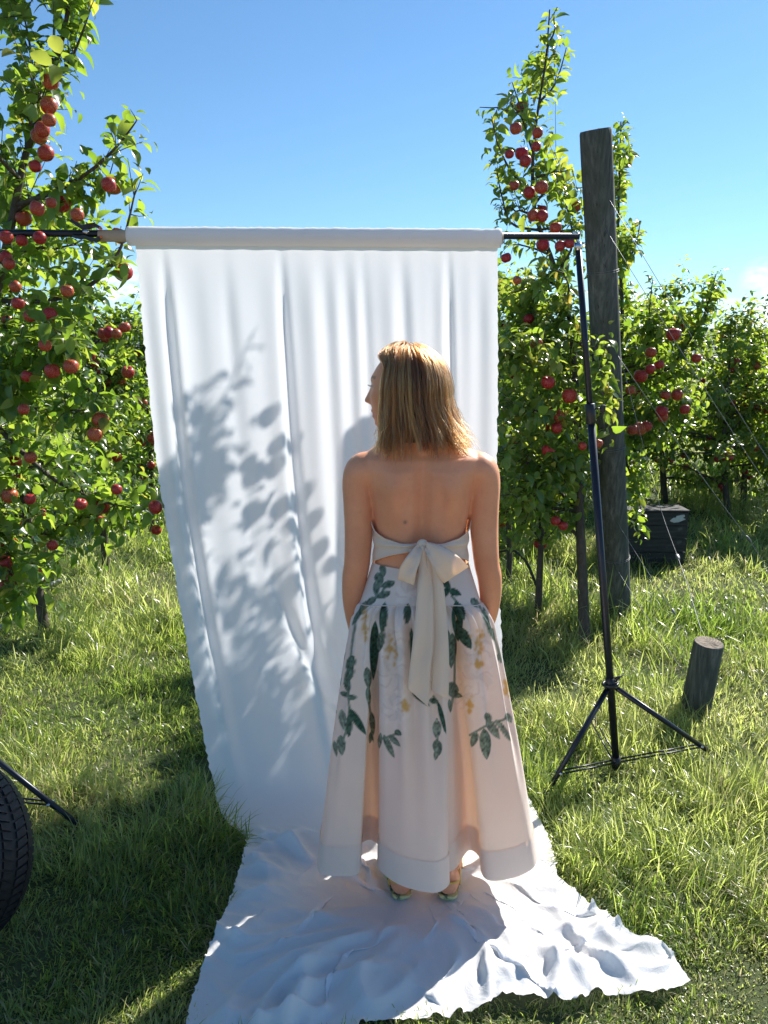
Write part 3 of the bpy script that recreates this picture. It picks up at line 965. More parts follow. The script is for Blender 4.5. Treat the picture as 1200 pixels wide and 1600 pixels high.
MAT_WIRE = simple('galvanised_wire', (0.20, 0.21, 0.22), 0.55, 0.7, 0.2, 80, 0.1)
MAT_BLACKMETAL = simple('black_powder_coat', (0.016, 0.020, 0.032), 0.32, 0.35, 0.25, 60, 0.05)
MAT_BLACKPLASTIC = simple('black_plastic', (0.016, 0.017, 0.020), 0.42, 0.0, 0.2, 60, 0.1)
MAT_STEEL = simple('bright_steel', (0.62, 0.63, 0.65), 0.25, 1.0, 0.1, 60, 0.05)

def log(root, top, r0, r1, seed, n=36, m=40, name='shaft'):
    """a round timber with flats, splits and a chamfered end, in the local space of root at its base"""
    r = np.random.RandomState(seed)
    L = np.array(top[:]) - np.array(root.location[:])
    ln = np.linalg.norm(L); ax = L / ln
    s = np.cross(ax, (0, 1, 0)); s /= np.linalg.norm(s); u = np.cross(s, ax)
    a = np.linspace(0, 2 * np.pi, n, endpoint=False)
    t = np.concatenate([np.linspace(-0.06, 0.985, m - 2), [0.996, 1.0]])
    rad = np.ones((m, n))
    for k in range(1, 6):
        rad += 0.016 / k * np.sin(k * a[None] + r.uniform(0, 6) + t[:, None] * r.uniform(-2, 2))
    for q in range(4):
        c = r.uniform(0, 6.28); t0, t1 = sorted(r.uniform(0, 1, 2))
        rad -= 0.07 * np.exp(-((np.angle(np.exp(1j * (a[None] - c - 0.15 * t[:, None])))) / 0.07) ** 2) * ((t[:, None] > t0) & (t[:, None] < t1))
    rad += 0.006 * r.normal(size=(m, n))
    R = lerp(r0, r1, np.clip(t, 0, 1))[:, None] * rad
    R[-2] *= 0.985; R[-1] *= 0.93
    C = t[:, None] * ln * ax[None]
    V = (C[:, None] + R[..., None] * (np.cos(a)[None, :, None] * s + np.sin(a)[None, :, None] * u)).reshape(-1, 3)
    o = obj(name, V, grid_faces(n, m, True)[:, ::-1] if np.dot(np.cross(s, u), ax) > 0 else grid_faces(n, m, True), MAT_POST, root)
    # cut end with a slightly dished, checked face
    ring = [V[-n:] * 1.0]
    EV, EF = [], []
    for q, f in enumerate((1.0, 0.72, 0.42, 0.15)):
        for k in range(n):
            c = C[-1]
            EV.append(c + (V[(m - 1) * n + k] - c) * f * (0.998) + ax * (0.0006 + 0.0015 * r.normal() * (q > 0)))
    for q in range(3):
        for k in range(n):
            EF.append((q * n + k, q * n + (k + 1) % n, (q + 1) * n + (k + 1) % n, (q + 1) * n + k))
    EF.append(tuple(3 * n + k for k in range(n)))
    obj('cut_end', EV, EF, MAT_ENDGRAIN, root, True)
    return o, ax, s, u

post = empty('wooden_post', (at(966, 985, 4.55).x, 4.55, 0))
tag(post, 'thick weathered grey timber post standing beside the tall slim apple tree', 'post')
post_top = at(931, 203, 4.06)
_, pax, ps, pu = log(post, post_top, 0.080, 0.078, 7)
def post_ring(frac, n=2):
    c0 = (np.array(post_top[:]) - np.array(post.location[:])) * frac
    rr_ = 0.0825
    P = [c0 + pax * (0.0025 * k / 24 * 4) + rr_ * (math.cos(k / 24 * 2 * math.pi) * ps + math.sin(k / 24 * 2 * math.pi) * pu) for k in range(24 * n + 1)]
    obj('wire_wrap', *tube(P, 0.0013, 5), MAT_WIRE, post)
for f in (0.755, 0.41, 0.16):
    post_ring(f)

stub = empty('anchor_stub', ground_at(1086, 1112))
tag(stub, 'short leaning timber stump with sawn flat top tied by wires in the grass', 'stump')
stub_top = at(1108, 1004, 3.29)
log(stub, stub_top, 0.068, 0.064, 9, m=20)

def wire(pts, label, r=0.0016, tension=None, group='trellis wires from the thick post'):
    base = Vector(pts[-1])
    root = empty('guy_wire', base)
    tag(root, label, 'wire', group)
    P = np.array([list(p) for p in pts]) - np.array(base[:])
    Q = []
    for a, b in zip(P[:-1], P[1:]):
        for t in np.linspace(0, 1, 9)[:-1]:
            Q.append(lerp(a, b, t) + np.array([0, 0, -0.012 * math.sin(t * math.pi) * np.linalg.norm(b - a)]))
    Q.append(P[-1])
    obj('strand', *tube(np.array(Q), r, 5), MAT_WIRE, root)
    if tension is not None:
        i, s = tension
        d = P[min(i + 1, len(P) - 1)] - P[i - 1]; d /= np.linalg.norm(d)
        M = Vector(d).to_track_quat('X', 'Z').to_matrix()
        so = Soup()
        prof = [(-1, 0.0), (-0.92, 0.25), (-0.6, 0.42), (0, 0.5), (0.6, 0.42), (0.92, 0.25), (1, 0.0)]
        V, n = [], 10
        for x, rad in prof:
            for k in range(n):
                a = 2 * math.pi * k / n
                V.append(Vector((x * s, rad * s * math.cos(a), rad * s * 0.55 * math.sin(a))))
        V = np.array([(M @ v)[:] for v in V]) + P[i]
        so.add(V, [tuple(f) for f in grid_faces(n, len(prof), True)])
        so.build('tensioner', MAT_WIRE, root)
    return root

def on_post(px, py):
    """a point on the near face of the post"""
    f = (py - 203) / (960 - 203)
    return at(px, py, lerp(4.06, 4.53, f) - 0.085)

wire([on_post(952, 312), ground_at(1385, 1000)], 'upper guy wire slanting from near the post top down to the right')
wire([on_post(934, 338), ground_at(1362, 1000)], 'second guy wire slanting from the front of the post to the right')
w3 = [on_post(958, 545), at(1170, 843, 4.40), ground_at(1277, 1000)]
wire(w3, 'lower guy wire carrying an oval steel tensioner over the shaded grass', tension=(1, 0.030))
wire([on_post(958, 880), ground_at(1076, 1062)], 'lowest thin wire from the post foot to the stump')
wire([on_post(962, 812), at(1052, 955, 3.95), ground_at(1080, 1072)], 'thin wire with a small dark tensioner half way to the stump', tension=(1, 0.018))
wire([on_post(970, 560), at(1033, 798, 4.15), at(1059, 870, 3.85), at(1075, 915, 3.62), at(1098, 992, 3.26)], 'thin wire hanging past the crate and tied over the stump top', tension=(2, 0.022))

# ------------------------------------------------------------------ field crate
cw = Mat('dark_crate_board')
cv = cw.coord('Object', (0.12, 1, 1))
cg = cw.noise(cv, 60, 6)
cwc = cw.ramp(cg, [(0.3, (0.018, 0.018, 0.019)), (0.6, (0.042, 0.041, 0.040)), (0.8, (0.10, 0.095, 0.088))])
cpo = cw.noise(cw.coord('Object', (0.7, 1, 1)), 9, 5, 0.6)
cwc = cw.mix(cw.ramp(cpo, [(0.66, (0, 0, 0)), (0.72, (0.7, 0.7, 0.7))]), cwc, (0.10, 0.10, 0.10))
MAT_CRATE = cw.done(cw.principled(Base_Color=cwc, Roughness=0.8, Normal=cw.bump(cg, 0.5, 0.004)).outputs[0])
MAT_OLDPAINT = simple('old_white_paint', (0.50, 0.52, 0.54), 0.8, 0, 0.3, 25, 0.4)
ctr = at(1076, 800, 5.9)
cr_w, cr_d, cr_h = 0.62, 0.20, ctr.z - 0.0
crate = empty('field_crate', (ctr.x - cr_w / 2, 5.9 + cr_d / 2, 0))
tag(crate, 'dark weathered wooden field crate standing in the grass behind the thick post', 'crate')
nb = 4
bh = cr_h / nb
r_ = np.random.RandomState(5)
for k in range(nb):
    z = (k + 0.5) * bh
    for side, (c, s) in enumerate((((0, -cr_d / 2, z), (cr_w, 0.022, bh - 0.004)), ((0, cr_d / 2, z), (cr_w, 0.022, bh - 0.004)),
                                   ((-cr_w / 2 + 0.013, 0, z), (0.022, cr_d - 0.03, bh - 0.012)), ((cr_w / 2 - 0.013, 0, z), (0.022, cr_d - 0.03, bh - 0.012)))):
        o = Soup().box((0, 0, 0), s, Matrix.Rotation(r_.normal(0, 0.004), 3, 'Y') if side < 2 else None, 0.003).build('board', MAT_CRATE, crate, False)
        o.location = (c[0] + r_.normal(0, 0.002), c[1] + r_.normal(0, 0.002), c[2])
for sx in (-1, 1):
    for sy in (-1, 1):
        Soup().box((sx * (cr_w / 2 - 0.06), sy * (cr_d / 2 - 0.045), cr_h / 2), (0.06, 0.06, cr_h - 0.006), None, 0.003).build('corner_post', MAT_CRATE, crate, False)
Soup().box((0, 0, cr_h + 0.008), (cr_w + 0.01, cr_d + 0.03, 0.016), None, 0.003).build('lid_board', MAT_CRATE, crate, False)
# worn patch of old white paint on the top front board
pp = []
for k in range(18):
    a = 2 * math.pi * k / 18
    pp.append((cr_w / 2 - 0.085 + 0.055 * math.cos(a) * (1 + 0.25 * r_.normal()), -cr_d / 2 - 0.0165, cr_h - 0.052 + 0.026 * math.sin(a) * (1 + 0.25 * r_.normal()) + 0.016 * math.cos(a)))
obj('paint_patch', pp, [tuple(range(18))], MAT_OLDPAINT, crate, False)

# ------------------------------------------------------------------ irrigation pipes
MAT_HOSE = simple('pipe_black', (0.02, 0.02, 0.022), 0.5, 0, 0.2, 40, 0.1)
MAT_HOSEGREY = simple('pipe_grey', (0.20, 0.22, 0.25), 0.5, 0, 0.2, 40, 0.1)
h0 = [at(760, 866, 4.95), at(790, 860, 4.85), at(806, 862, 4.8), at(820, 875, 4.75), at(829, 892, 4.7), at(838, 915, 4.68)]
tag(obj('irrigation_hose', *tube(catmull([list(p) for p in h0], 24), 0.009, 8), MAT_HOSE), 'black hose looping between the thin trunks right of the backdrop', 'hose')
h1 = [ground_at(-5, 985, 0.03), ground_at(30, 955, 0.05), ground_at(60, 928, 0.06), ground_at(85, 910, 0.05), ground_at(105, 905, 0.0)]
tag(obj('irrigation_pipe', *tube(catmull([list(p) for p in h1], 24), 0.011, 8), MAT_HOSEGREY), 'grey pipe lying in the long grass under the left trees', 'pipe')

# ------------------------------------------------------------------ backdrop stands and crossbar
BAR_D = 2.86
bar_l = at(-260, 362.5, BAR_D); bar_r = at(905, 369.5, BAR_D)
bar_z = 0.5 * (bar_l.z + bar_r.z)

def light_stand(label, base, top, tips, knob=1):
    root = empty('backdrop_stand', base)
    tag(root, label, 'stand', 'black tripod stands of the backdrop')
    b, t = np.zeros(3), np.array(top[:]) - np.array(base[:])
    ax = t / np.linalg.norm(t); ln = np.linalg.norm(t)
    foot = b + ax * 0.035
    joint = b + ax * ln * 0.705
    obj('lower_tube', *tube([foot, joint], 0.0145, 16), MAT_BLACKMETAL, root)
    obj('upper_tube', *tube([joint - ax * 0.1, t - ax * 0.012], 0.0115, 16), MAT_BLACKMETAL, root)
    s = Soup()
    s.tube([joint - ax * 0.045, joint - ax * 0.043, joint + ax * 0.028, joint + ax * 0.030], [0.0150, 0.0185, 0.0185, 0.0150], 16)
    jc = s.build('joint_collar', MAT_BLACKPLASTIC, root)
    s = Soup(); k0 = joint + np.array([0.015, -0.004, 0.012])
    s.tube([k0, k0 + [0.022, 0, 0]], 0.004, 8); s.box(k0 + [0.03, 0, 0], (0.018, 0.010, 0.026), None, 0.003)
    s.build('locking_knob', MAT_BLACKPLASTIC, jc)
    hub = b + ax * ln * 0.185
    s = Soup()
    a = np.linspace(0, 2 * np.pi, 29)
    sd = np.cross(ax, (0, 1, 0)); sd /= np.linalg.norm(sd); up = np.cross(sd, ax)
    ring = [hub + 0.028 * (math.cos(q) * sd + math.sin(q) * up) for q in a]
    s.tube(ring, 0.0058, 8, False)
    s.tube([hub - ax * 0.02, hub + ax * 0.024], 0.0185, 16)
    for q in range(6):
        an = q * math.pi / 3
        e = hub + 0.028 * (math.cos(an) * sd + math.sin(an) * up)
        s.tube([hub + (e - hub) * 0.4, e], 0.004, 5)
    hb = s.build('leg_collar', MAT_BLACKPLASTIC, root)
    s = Soup(); k0 = hub + ax * 0.022
    s.tube([k0, k0 + [0.030, -0.006, 0.006]], 0.005, 8)
    s.add([k0 + [0.020, -0.004, -0.012], k0 + [0.052, -0.004, 0.020], k0 + [0.030, -0.004, 0.012], k0 + [0.020, -0.004, 0.010],
           k0 + [0.020, -0.010, -0.012], k0 + [0.052, -0.008, 0.020], k0 + [0.030, -0.010, 0.012], k0 + [0.020, -0.010, 0.010]],
          [(0, 1, 2, 3), (7, 6, 5, 4), (0, 4, 5, 1), (1, 5, 6, 2), (2, 6, 7, 3), (3, 7, 4, 0)])
    s.build('wing_knob', MAT_BLACKPLASTIC, hb)
    low = b + ax * 0.052
    s = Soup(); s.tube([b + ax * 0.02, b + ax * 0.07], 0.0195, 14); s.build('brace_collar', MAT_BLACKPLASTIC, root)
    for tip in tips:
        e = np.array(tip[:]) - np.array(base[:])
        h = hub + (e - hub) * 0.055
        lg = obj('leg', *tube([h, e], 0.0105, 12), MAT_BLACKMETAL, root)
        d = (e - h) / np.linalg.norm(e - h)
        obj('foot_cap', *tube([e - d * 0.035, e + d * 0.006], 0.0135, 12), MAT_BLACKPLASTIC, lg)
        m = h + (e - h) * 0.76
        sd2 = np.cross(d, (0, 0, 1)); sd2 /= np.linalg.norm(sd2)
        s = Soup()
        for q in (-1, 1):
            s.tube([low + sd2 * 0.011 * q, m + sd2 * 0.011 * q], 0.0036, 6)
        br = s.build('brace', MAT_BLACKMETAL, root)
        s = Soup(); s.tube([m - sd2 * 0.017, m + sd2 * 0.017], 0.005, 8); s.build('rivet', MAT_STEEL, br)
    s = Soup(); s.tube([t - ax * 0.03, t - ax * 0.004], 0.0135, 12); s.tube([t - ax * 0.004, t + ax * 0.03], 0.0045, 8)
    s.build('spigot', MAT_STEEL, root)
    s = Soup()
    for q in (-1, 1):
        s.box(t + ax * 0.026 + np.array([q * 0.010, 0, 0.004]), (0.012, 0.005, 0.012), None, 0.002)
    s.tube([t + ax * 0.014, t + ax * 0.030], 0.008, 10)
    s.build('wing_nut', MAT_STEEL, root)
    return root

st_base = ground_at(964, 1208)
st_top = at(903, 372, BAR_D); st_top.z -= 0.012
light_stand('black tripod stand holding the right end of the backdrop crossbar', st_base, st_top,
            [ground_at(848, 1250), ground_at(1134, 1192), st_base + Vector((-0.02, 0.40, 0))])
sl_base = Vector((-1.68, 2.58, 0))
light_stand('black tripod stand at the left, one leg end showing beside the tyre', sl_base, Vector((-1.74, BAR_D, bar_l.z - 0.004)),
            [ground_at(141, 1304), sl_base + Vector((-0.45, -0.15, 0)), sl_base + Vector((-0.05, 0.46, 0))])

xb = empty('crossbar', bar_l)
tag(xb, 'thin black metal crossbar carrying the rolled white fabric', 'pole')
bl, br_ = np.array(bar_l[:]), np.array(bar_r[:])
obj('bar_tube', *tube(np.array([bl, lerp(bl, br_, 0.5)]) - np.array(bar_l[:]), 0.0125, 16), MAT_BLACKMETAL, xb)
obj('bar_tube', *tube(np.array([lerp(bl, br_, 0.45), br_]) - np.array(bar_l[:]), 0.0112, 16), MAT_BLACKMETAL, xb)
def on_bar(px):
    t = (at(px, 362, BAR_D).x - bl[0]) / (br_[0] - bl[0])
    return lerp(bl, br_, t)

# spring clamp gripping the crossbar
MAT_ORANGE = simple('orange_pad', (0.75, 0.16, 0.04), 0.5, 0, 0.1, 40, 0.1)
cl = empty('spring_clamp', on_bar(146))
tag(cl, 'black plastic spring clamp with orange jaw tips gripping the crossbar', 'clamp')
def blade(pts, w, name, mat):
    s = Soup()
    pts = np.array(pts, float)
    T = np.gradient(pts, axis=0); T /= np.linalg.norm(T, axis=1)[:, None]
    N = np.stack([-T[:, 2], T[:, 1] * 0, T[:, 0]], -1)
    V = []
    for p, n, ww in zip(pts, N, w):
        for sx, sy in ((1, -1), (1, 1), (-1, 1), (-1, -1)):
            V.append(p + n * ww * sx + np.array([0, 0.010 * sy, 0]))
    F = []
    for i in range(len(pts) - 1):
        for j in range(4):
            F.append((i * 4 + j, i * 4 + (j + 1) % 4, i * 4 + 4 + (j + 1) % 4, i * 4 + 4 + j))
    F += [(3, 2, 1, 0), tuple(len(V) - 4 + j for j in range(4))]
    s.add(V, F)
    o = s.build(name, mat, cl, False)
    return o
blade([(-0.068, -0.016, 0.042), (-0.050, -0.016, 0.030), (-0.030, -0.016, 0.017), (-0.010, -0.016, 0.022), (0.012, -0.016, 0.026), (0.030, -0.016, 0.018)], [0.005, 0.006, 0.007, 0.008, 0.007, 0.004], 'upper_jaw', MAT_BLACKPLASTIC)
blade([(-0.066, -0.016, -0.012), (-0.046, -0.016, -0.016), (-0.026, -0.016, -0.014), (-0.006, -0.016, -0.022), (0.016, -0.016, -0.024), (0.030, -0.016, -0.016)], [0.004, 0.005, 0.006, 0.007, 0.006, 0.004], 'lower_jaw', MAT_BLACKPLASTIC)
Soup().tube([(-0.018, -0.032, 0.002), (-0.018, 0.0, 0.002)], 0.008, 12).build('spring_pivot', MAT_STEEL, cl)
for z in (0.0155, -0.0150):
    Soup().box((0.030, -0.016, z), (0.012, 0.018, 0.007), None, 0.002).build('jaw_pad', MAT_ORANGE, cl)

# ------------------------------------------------------------------ tyre weighing down the left stand
tr = Mat('tyre_rubber')
tvv = tr.coord('Object')
tcol = tr.mix(tr.ramp(tr.noise(tvv, 14, 5), [(0.4, (0, 0, 0)), (0.75, (1, 1, 1))]), (0.010, 0.011, 0.014), (0.030, 0.029, 0.028))
MAT_RUBBER = tr.done(tr.principled(Base_Color=tcol, Roughness=0.62, Normal=tr.bump(tr.noise(tvv, 120, 4), 0.3, 0.002)).outputs[0])
tyre_n = Vector((-0.38, -0.86, 0.34)).normalized()
tyre_c = Vector((-1.245, 1.95, 0.236))
tyre = empty('car_tyre', tyre_c)
tyre.rotation_euler = tyre_n.to_track_quat('Z', 'Y').to_euler()
tyre.scale = (0.92, 0.92, 0.92)
tag(tyre, 'black car tyre cut by the left edge, leaning in shaded grass', 'tyre')
TR, TW = 0.285, 0.092
tp = [(0.175, -0.070), (0.180, -0.082), (0.215, -0.094), (0.250, -0.088), (0.272, -0.076), (0.279, -0.060), (0.281, -0.02), (0.281, 0.02), (0.279, 0.060), (0.272, 0.076), (0.250, 0.088), (0.215, 0.094), (0.180, 0.082), (0.175, 0.070),
      (0.190, 0.060), (0.235, 0.070), (0.262, 0.050), (0.266, 0.0), (0.262, -0.050), (0.235, -0.070), (0.190, -0.060)]
NT = 72
V = [(rad * math.cos(2 * math.pi * k / NT), rad * math.sin(2 * math.pi * k / NT), z) for rad, z in tp for k in range(NT)]
F = grid_faces(NT, len(tp), True)
last = (len(tp) - 1) * NT
F = np.concatenate([F, np.array([(last + k, last + (k + 1) % NT, (k + 1) % NT, k) for k in range(NT)])])
obj('carcass', V, F[:, ::-1], MAT_RUBBER, tyre)
blk = {}
for row, (z0, z1, ra, rb, sk) in enumerate(((0.048, 0.088, 0.279, 0.2585, 0.25), (0.008, 0.042, 0.281, 0.281, 0.4), (-0.042, -0.008, 0.281, 0.281, -0.4), (-0.088, -0.048, 0.2585, 0.279, -0.25))):
    s = Soup(); da = 2 * math.pi / 66
    V = []
    for rad_off in (-0.006, 0.0065):
        for (fa, z, rb_) in ((-0.36, z0, ra), (0.36, z0, ra), (0.36 , z1, rb), (-0.36, z1, rb)):
            an = (fa + sk * (z - z0) / (z1 - z0)) * da
            V.append(((rb_ + rad_off) * math.cos(an), (rb_ + rad_off) * math.sin(an), z))
    me = new_mesh('tread_block', V, [(3, 2, 1, 0), (4, 5, 6, 7), (0, 1, 5, 4), (1, 2, 6, 5), (2, 3, 7, 6), (3, 0, 4, 7)], False)
    me.materials.append(MAT_RUBBER)
    for k in range(66):
        o = bpy.data.objects.new('tread_block', me); COL.objects.link(o); o.parent = tyre
        o.rotation_euler = (0, 0, (k + 0.5 * (row % 2)) * da)
for rad in (0.200, 0.236):
    P = [(rad * math.cos(q), rad * math.sin(q), 0.0925 if rad < 0.21 else 0.0915) for q in np.linspace(0, 2 * math.pi, 49)]
    obj('sidewall_rib', *tube(P, 0.0025, 5, False), MAT_RUBBER, tyre)

# ------------------------------------------------------------------ the white fabric backdrop
fb = Mat('white_muslin')
fv = fb.coord('Object')
fweave = fb.noise(fv, 900, 2, 0.5)
fspot = fb.noise(fv, 5, 4)
fc = fb.mix(fspot, (0.84, 0.845, 0.86), (0.89, 0.89, 0.895))
fdirt = fb.noise(fv, 38, 5, 0.7)
fc = fb.mix(fb.ramp(fdirt, [(0.70, (0, 0, 0)), (0.78, (0.35, 0.35, 0.35))]), fc, (0.52, 0.49, 0.42))
fw1 = fb.noise(fb.coord('Object', (1, 1, 1)), 16, 5, 0.6, 1.2)
fridge = fb.math('ABSOLUTE', fb.math('SUBTRACT', fw1, 0.5))          # crisp small creases on the train
fcre = fb.math('MULTIPLY', fb.math('POWER', fb.math('SUBTRACT', 1.0, fb.math('MULTIPLY', fridge, 5.0)), 2.0), fb.attr('lying'))
fn = fb.bump(fcre, 0.14, 0.006, fb.bump(fweave, 0.12, 0.001))
fd = fb.principled(Base_Color=fc, Roughness=0.88, Normal=fn)
fd.inputs['Specular IOR Level'].default_value = 0.15
fd.inputs['Sheen Weight'].default_value = 0.12
ft = fb.node('ShaderNodeBsdfTranslucent'); fb.set(ft, 'Color', (0.93, 0.95, 1.0)); fb.set(ft, 'Normal', fn)
fm = fb.node('ShaderNodeMixShader'); fm.inputs[0].default_value = 0.31
fb.l.new(fd.outputs[0], fm.inputs[1]); fb.l.new(ft.outputs[0], fm.inputs[2])
MAT_MUSLIN = fb.done(fm.outputs[0])
MAT_CORE = simple('cardboard_core', (0.50, 0.40, 0.30), 0.8, 0, 0.12, 30, 0.2)

roll_l, roll_r = on_bar(200), on_bar(783)
bd = empty('fabric_backdrop', tuple(roll_l * [1, 1, 0]))
tag(bd, 'white fabric backdrop hanging from a roll and spreading over the grass', 'backdrop')
BO = np.array(bd.location[:])
RR = 0.0315
# the core tube and the rolled part
drop = np.array([0, 0, -0.0075])
c0 = on_bar(155) - BO + drop; c1 = on_bar(786) - BO + drop
core = obj('core_tube', *tube([c0, c1], 0.0205, 24), MAT_CORE, bd)
rn, rm = 48, 120
a = np.linspace(0, 2 * np.pi, rn, endpoint=False)
rw = np.random.RandomState(8)
t = np.concatenate([[0, 0], np.linspace(0, 1, rm - 4), [1, 1]])
RV = []
for i, tt_ in enumerate(t):
    c = lerp(roll_l, roll_r, tt_) - BO + drop
    wob = 1 + 0.012 * math.sin(tt_ * 37) + 0.02 * math.sin(tt_ * 90 + 1) * (tt_ > 0.2) + (0.03 * math.sin(tt_ * 210) * (tt_ > 0.93))
    f = 0.64 if i in (0, len(t) - 1) else (0.97 if i in (1, len(t) - 2) else 1.0)
    for q in a:
        crinkle = 1 + 0.028 * (1 if tt_ > 0.15 else 0.2) * max(0, math.sin(q)) ** 3 * math.sin(tt_ * 300 + 3 * math.sin(tt_ * 41)) + 0.006 * rw.normal()
        sp = 1 + 0.03 * (q / (2 * math.pi))
        RV.append(c + RR * f * wob * crinkle * np.array([0, math.cos(q) * sp, math.sin(q) * sp]))
obj('fabric_roll', RV, grid_faces(rn, len(t), True), MAT_MUSLIN, bd)

# the hanging panel and the train: one sheet, draped by a small cloth solver
NU = 150
HZ = [0, 1]
top_z = bar_z + 0.0
U = np.linspace(0, 1, NU)

def path(pts, n):
    """resample a polyline smoothly by arc length"""
    Q = catmull(np.array([list(p) for p in pts], float), 400)
    s = np.concatenate([[0], np.cumsum(np.linalg.norm(np.diff(Q, axis=0), axis=1))])
    k = np.linspace(0, s[-1], n)
    return np.stack([np.interp(k, s, Q[:, c]) for c in range(3)], -1)

NH, NG = 150, 112                    # rows hanging, rows on the ground
TOPD = BAR_D + 0.004
edge_l = [at(211, 374, TOPD), at(226, 540, TOPD), at(247, 740, TOPD - .01), at(270, 880, TOPD - .03), at(296, 1030, TOPD - .09), at(318, 1150, TOPD - .18), at(338, 1245, TOPD - .30), ground_at(353, 1288, .02)]
edge_r = [at(778, 376, TOPD), at(778, 540, TOPD), at(777, 740, TOPD), at(778, 880, TOPD - .01), at(786, 1030, TOPD - .06), at(802, 1150, TOPD - .16), at(825, 1245, TOPD - .28), ground_at(848, 1288, .02)]
HL, HR = path(edge_l, NH), path(edge_r, NH)
def folds(u, h):
    """how far a fold stands out, u across, h 0 at the top to 1 at the floor"""
    y = np.zeros(np.broadcast(u, h).shape)
    for c, w, amp, drift, fade in ((.075, .010, .030, .010, .75), (.16, .030, .010, .0, .8), (.245, .018, .016, .015, .6), (.315, .030, .012, .0, .9), (.40, .011, .034, .012, .9), (.445, .03, .012, .01, .7),
                                   (.515, .022, .014, .01, .6), (.575, .02, .018, .008, .6), (.625, .012, .014, .005, .4), (.67, .024, .016, .006, .6), (.735, .016, .022, .003, .5), (.785, .02, .012, .0, .5),
                                   (.862, .009, .030, .004, .45), (.90, .02, .010, .0, .6), (.95, .02, .010, .0, .8)):
        w2 = w * (1 + 1.3 * h); cc = c + drift * h
        y = y + amp * np.exp(-((u - cc) / w2) ** 2) * (1 - smooth((h - fade * 0.75) / 0.5)) * smooth(h / 0.16 + 0.02) * 1.5
    y = y + (0.009 * np.sin(u * 46 + 1.2 + 0.8 * h) * np.sin(u * 17) + 0.006 * np.sin(u * 92 + 2.0 * np.sin(u * 9)) * (0.5 + 0.5 * np.sin(u * 23 + 1))) * (1 - smooth((h - .35) / .5)) * smooth(h / 0.14)
    # two long tension folds sweeping from mid height towards the feet
    for c0_, c1_, amp, w in ((.52, .82, .045, .020), (.30, .68, .045, .022), (.40, .75, .02, .02)):
        cc = lerp(c0_, c1_, smooth((h - .45) / .6) ** 1.5)
        y = y + amp * smooth((h - .42) / .35) * np.exp(-((u - cc) / w) ** 2)
    return y
hh = np.linspace(0, 1, NH)[:, None]
hang = HL[:, None] * (1 - U[None, :, None]) + HR[:, None] * U[None, :, None]
fy = folds(U[None], hh)
hang[..., 1] -= fy * 0.9
hang[..., 0] += 0.22 * np.gradient(fy, axis=1) * 0
# ground patch (Coons)
gl = path([ground_at(353, 1288, .02), ground_at(384, 1306, .02), ground_at(366, 1390, .02), ground_at(330, 1476, .02), ground_at(306, 1545, .02), ground_at(296, 1600, .02), ground_at(312, 1650, .02)], NG + 1)
gr_ = path([ground_at(848, 1288, .02), ground_at(866, 1335, .02), ground_at(874, 1372, .02), ground_at(935, 1418, .02), ground_at(985, 1462, .02), ground_at(1020, 1474, .02), ground_at(1052, 1500, .02), ground_at(1078, 1530, .02)], NG + 1)
gf = path([ground_at(312, 1650, .02), ground_at(420, 1655, .02), ground_at(520, 1628, .02), ground_at(600, 1592, .02), ground_at(700, 1582, .02), ground_at(790, 1563, .02), ground_at(870, 1566, .02), ground_at(960, 1549, .02), ground_at(1030, 1549, .02), ground_at(1078, 1530, .02)], NU)
gb = hang[-1].copy()
w = np.linspace(0, 1, NG + 1)[:, None, None]; uu = U[None, :, None]
coons = (1 - w) * gb[None] + w * gf[None] + (1 - uu) * gl[:, None] + uu * gr_[:, None] - ((1 - w) * (1 - uu) * gb[0] + (1 - w) * uu * gb[-1] + w * (1 - uu) * gf[0] + w * uu * gf[-1])
X0 = np.concatenate([hang, coons[1:]], 0)
NV = X0.shape[0]

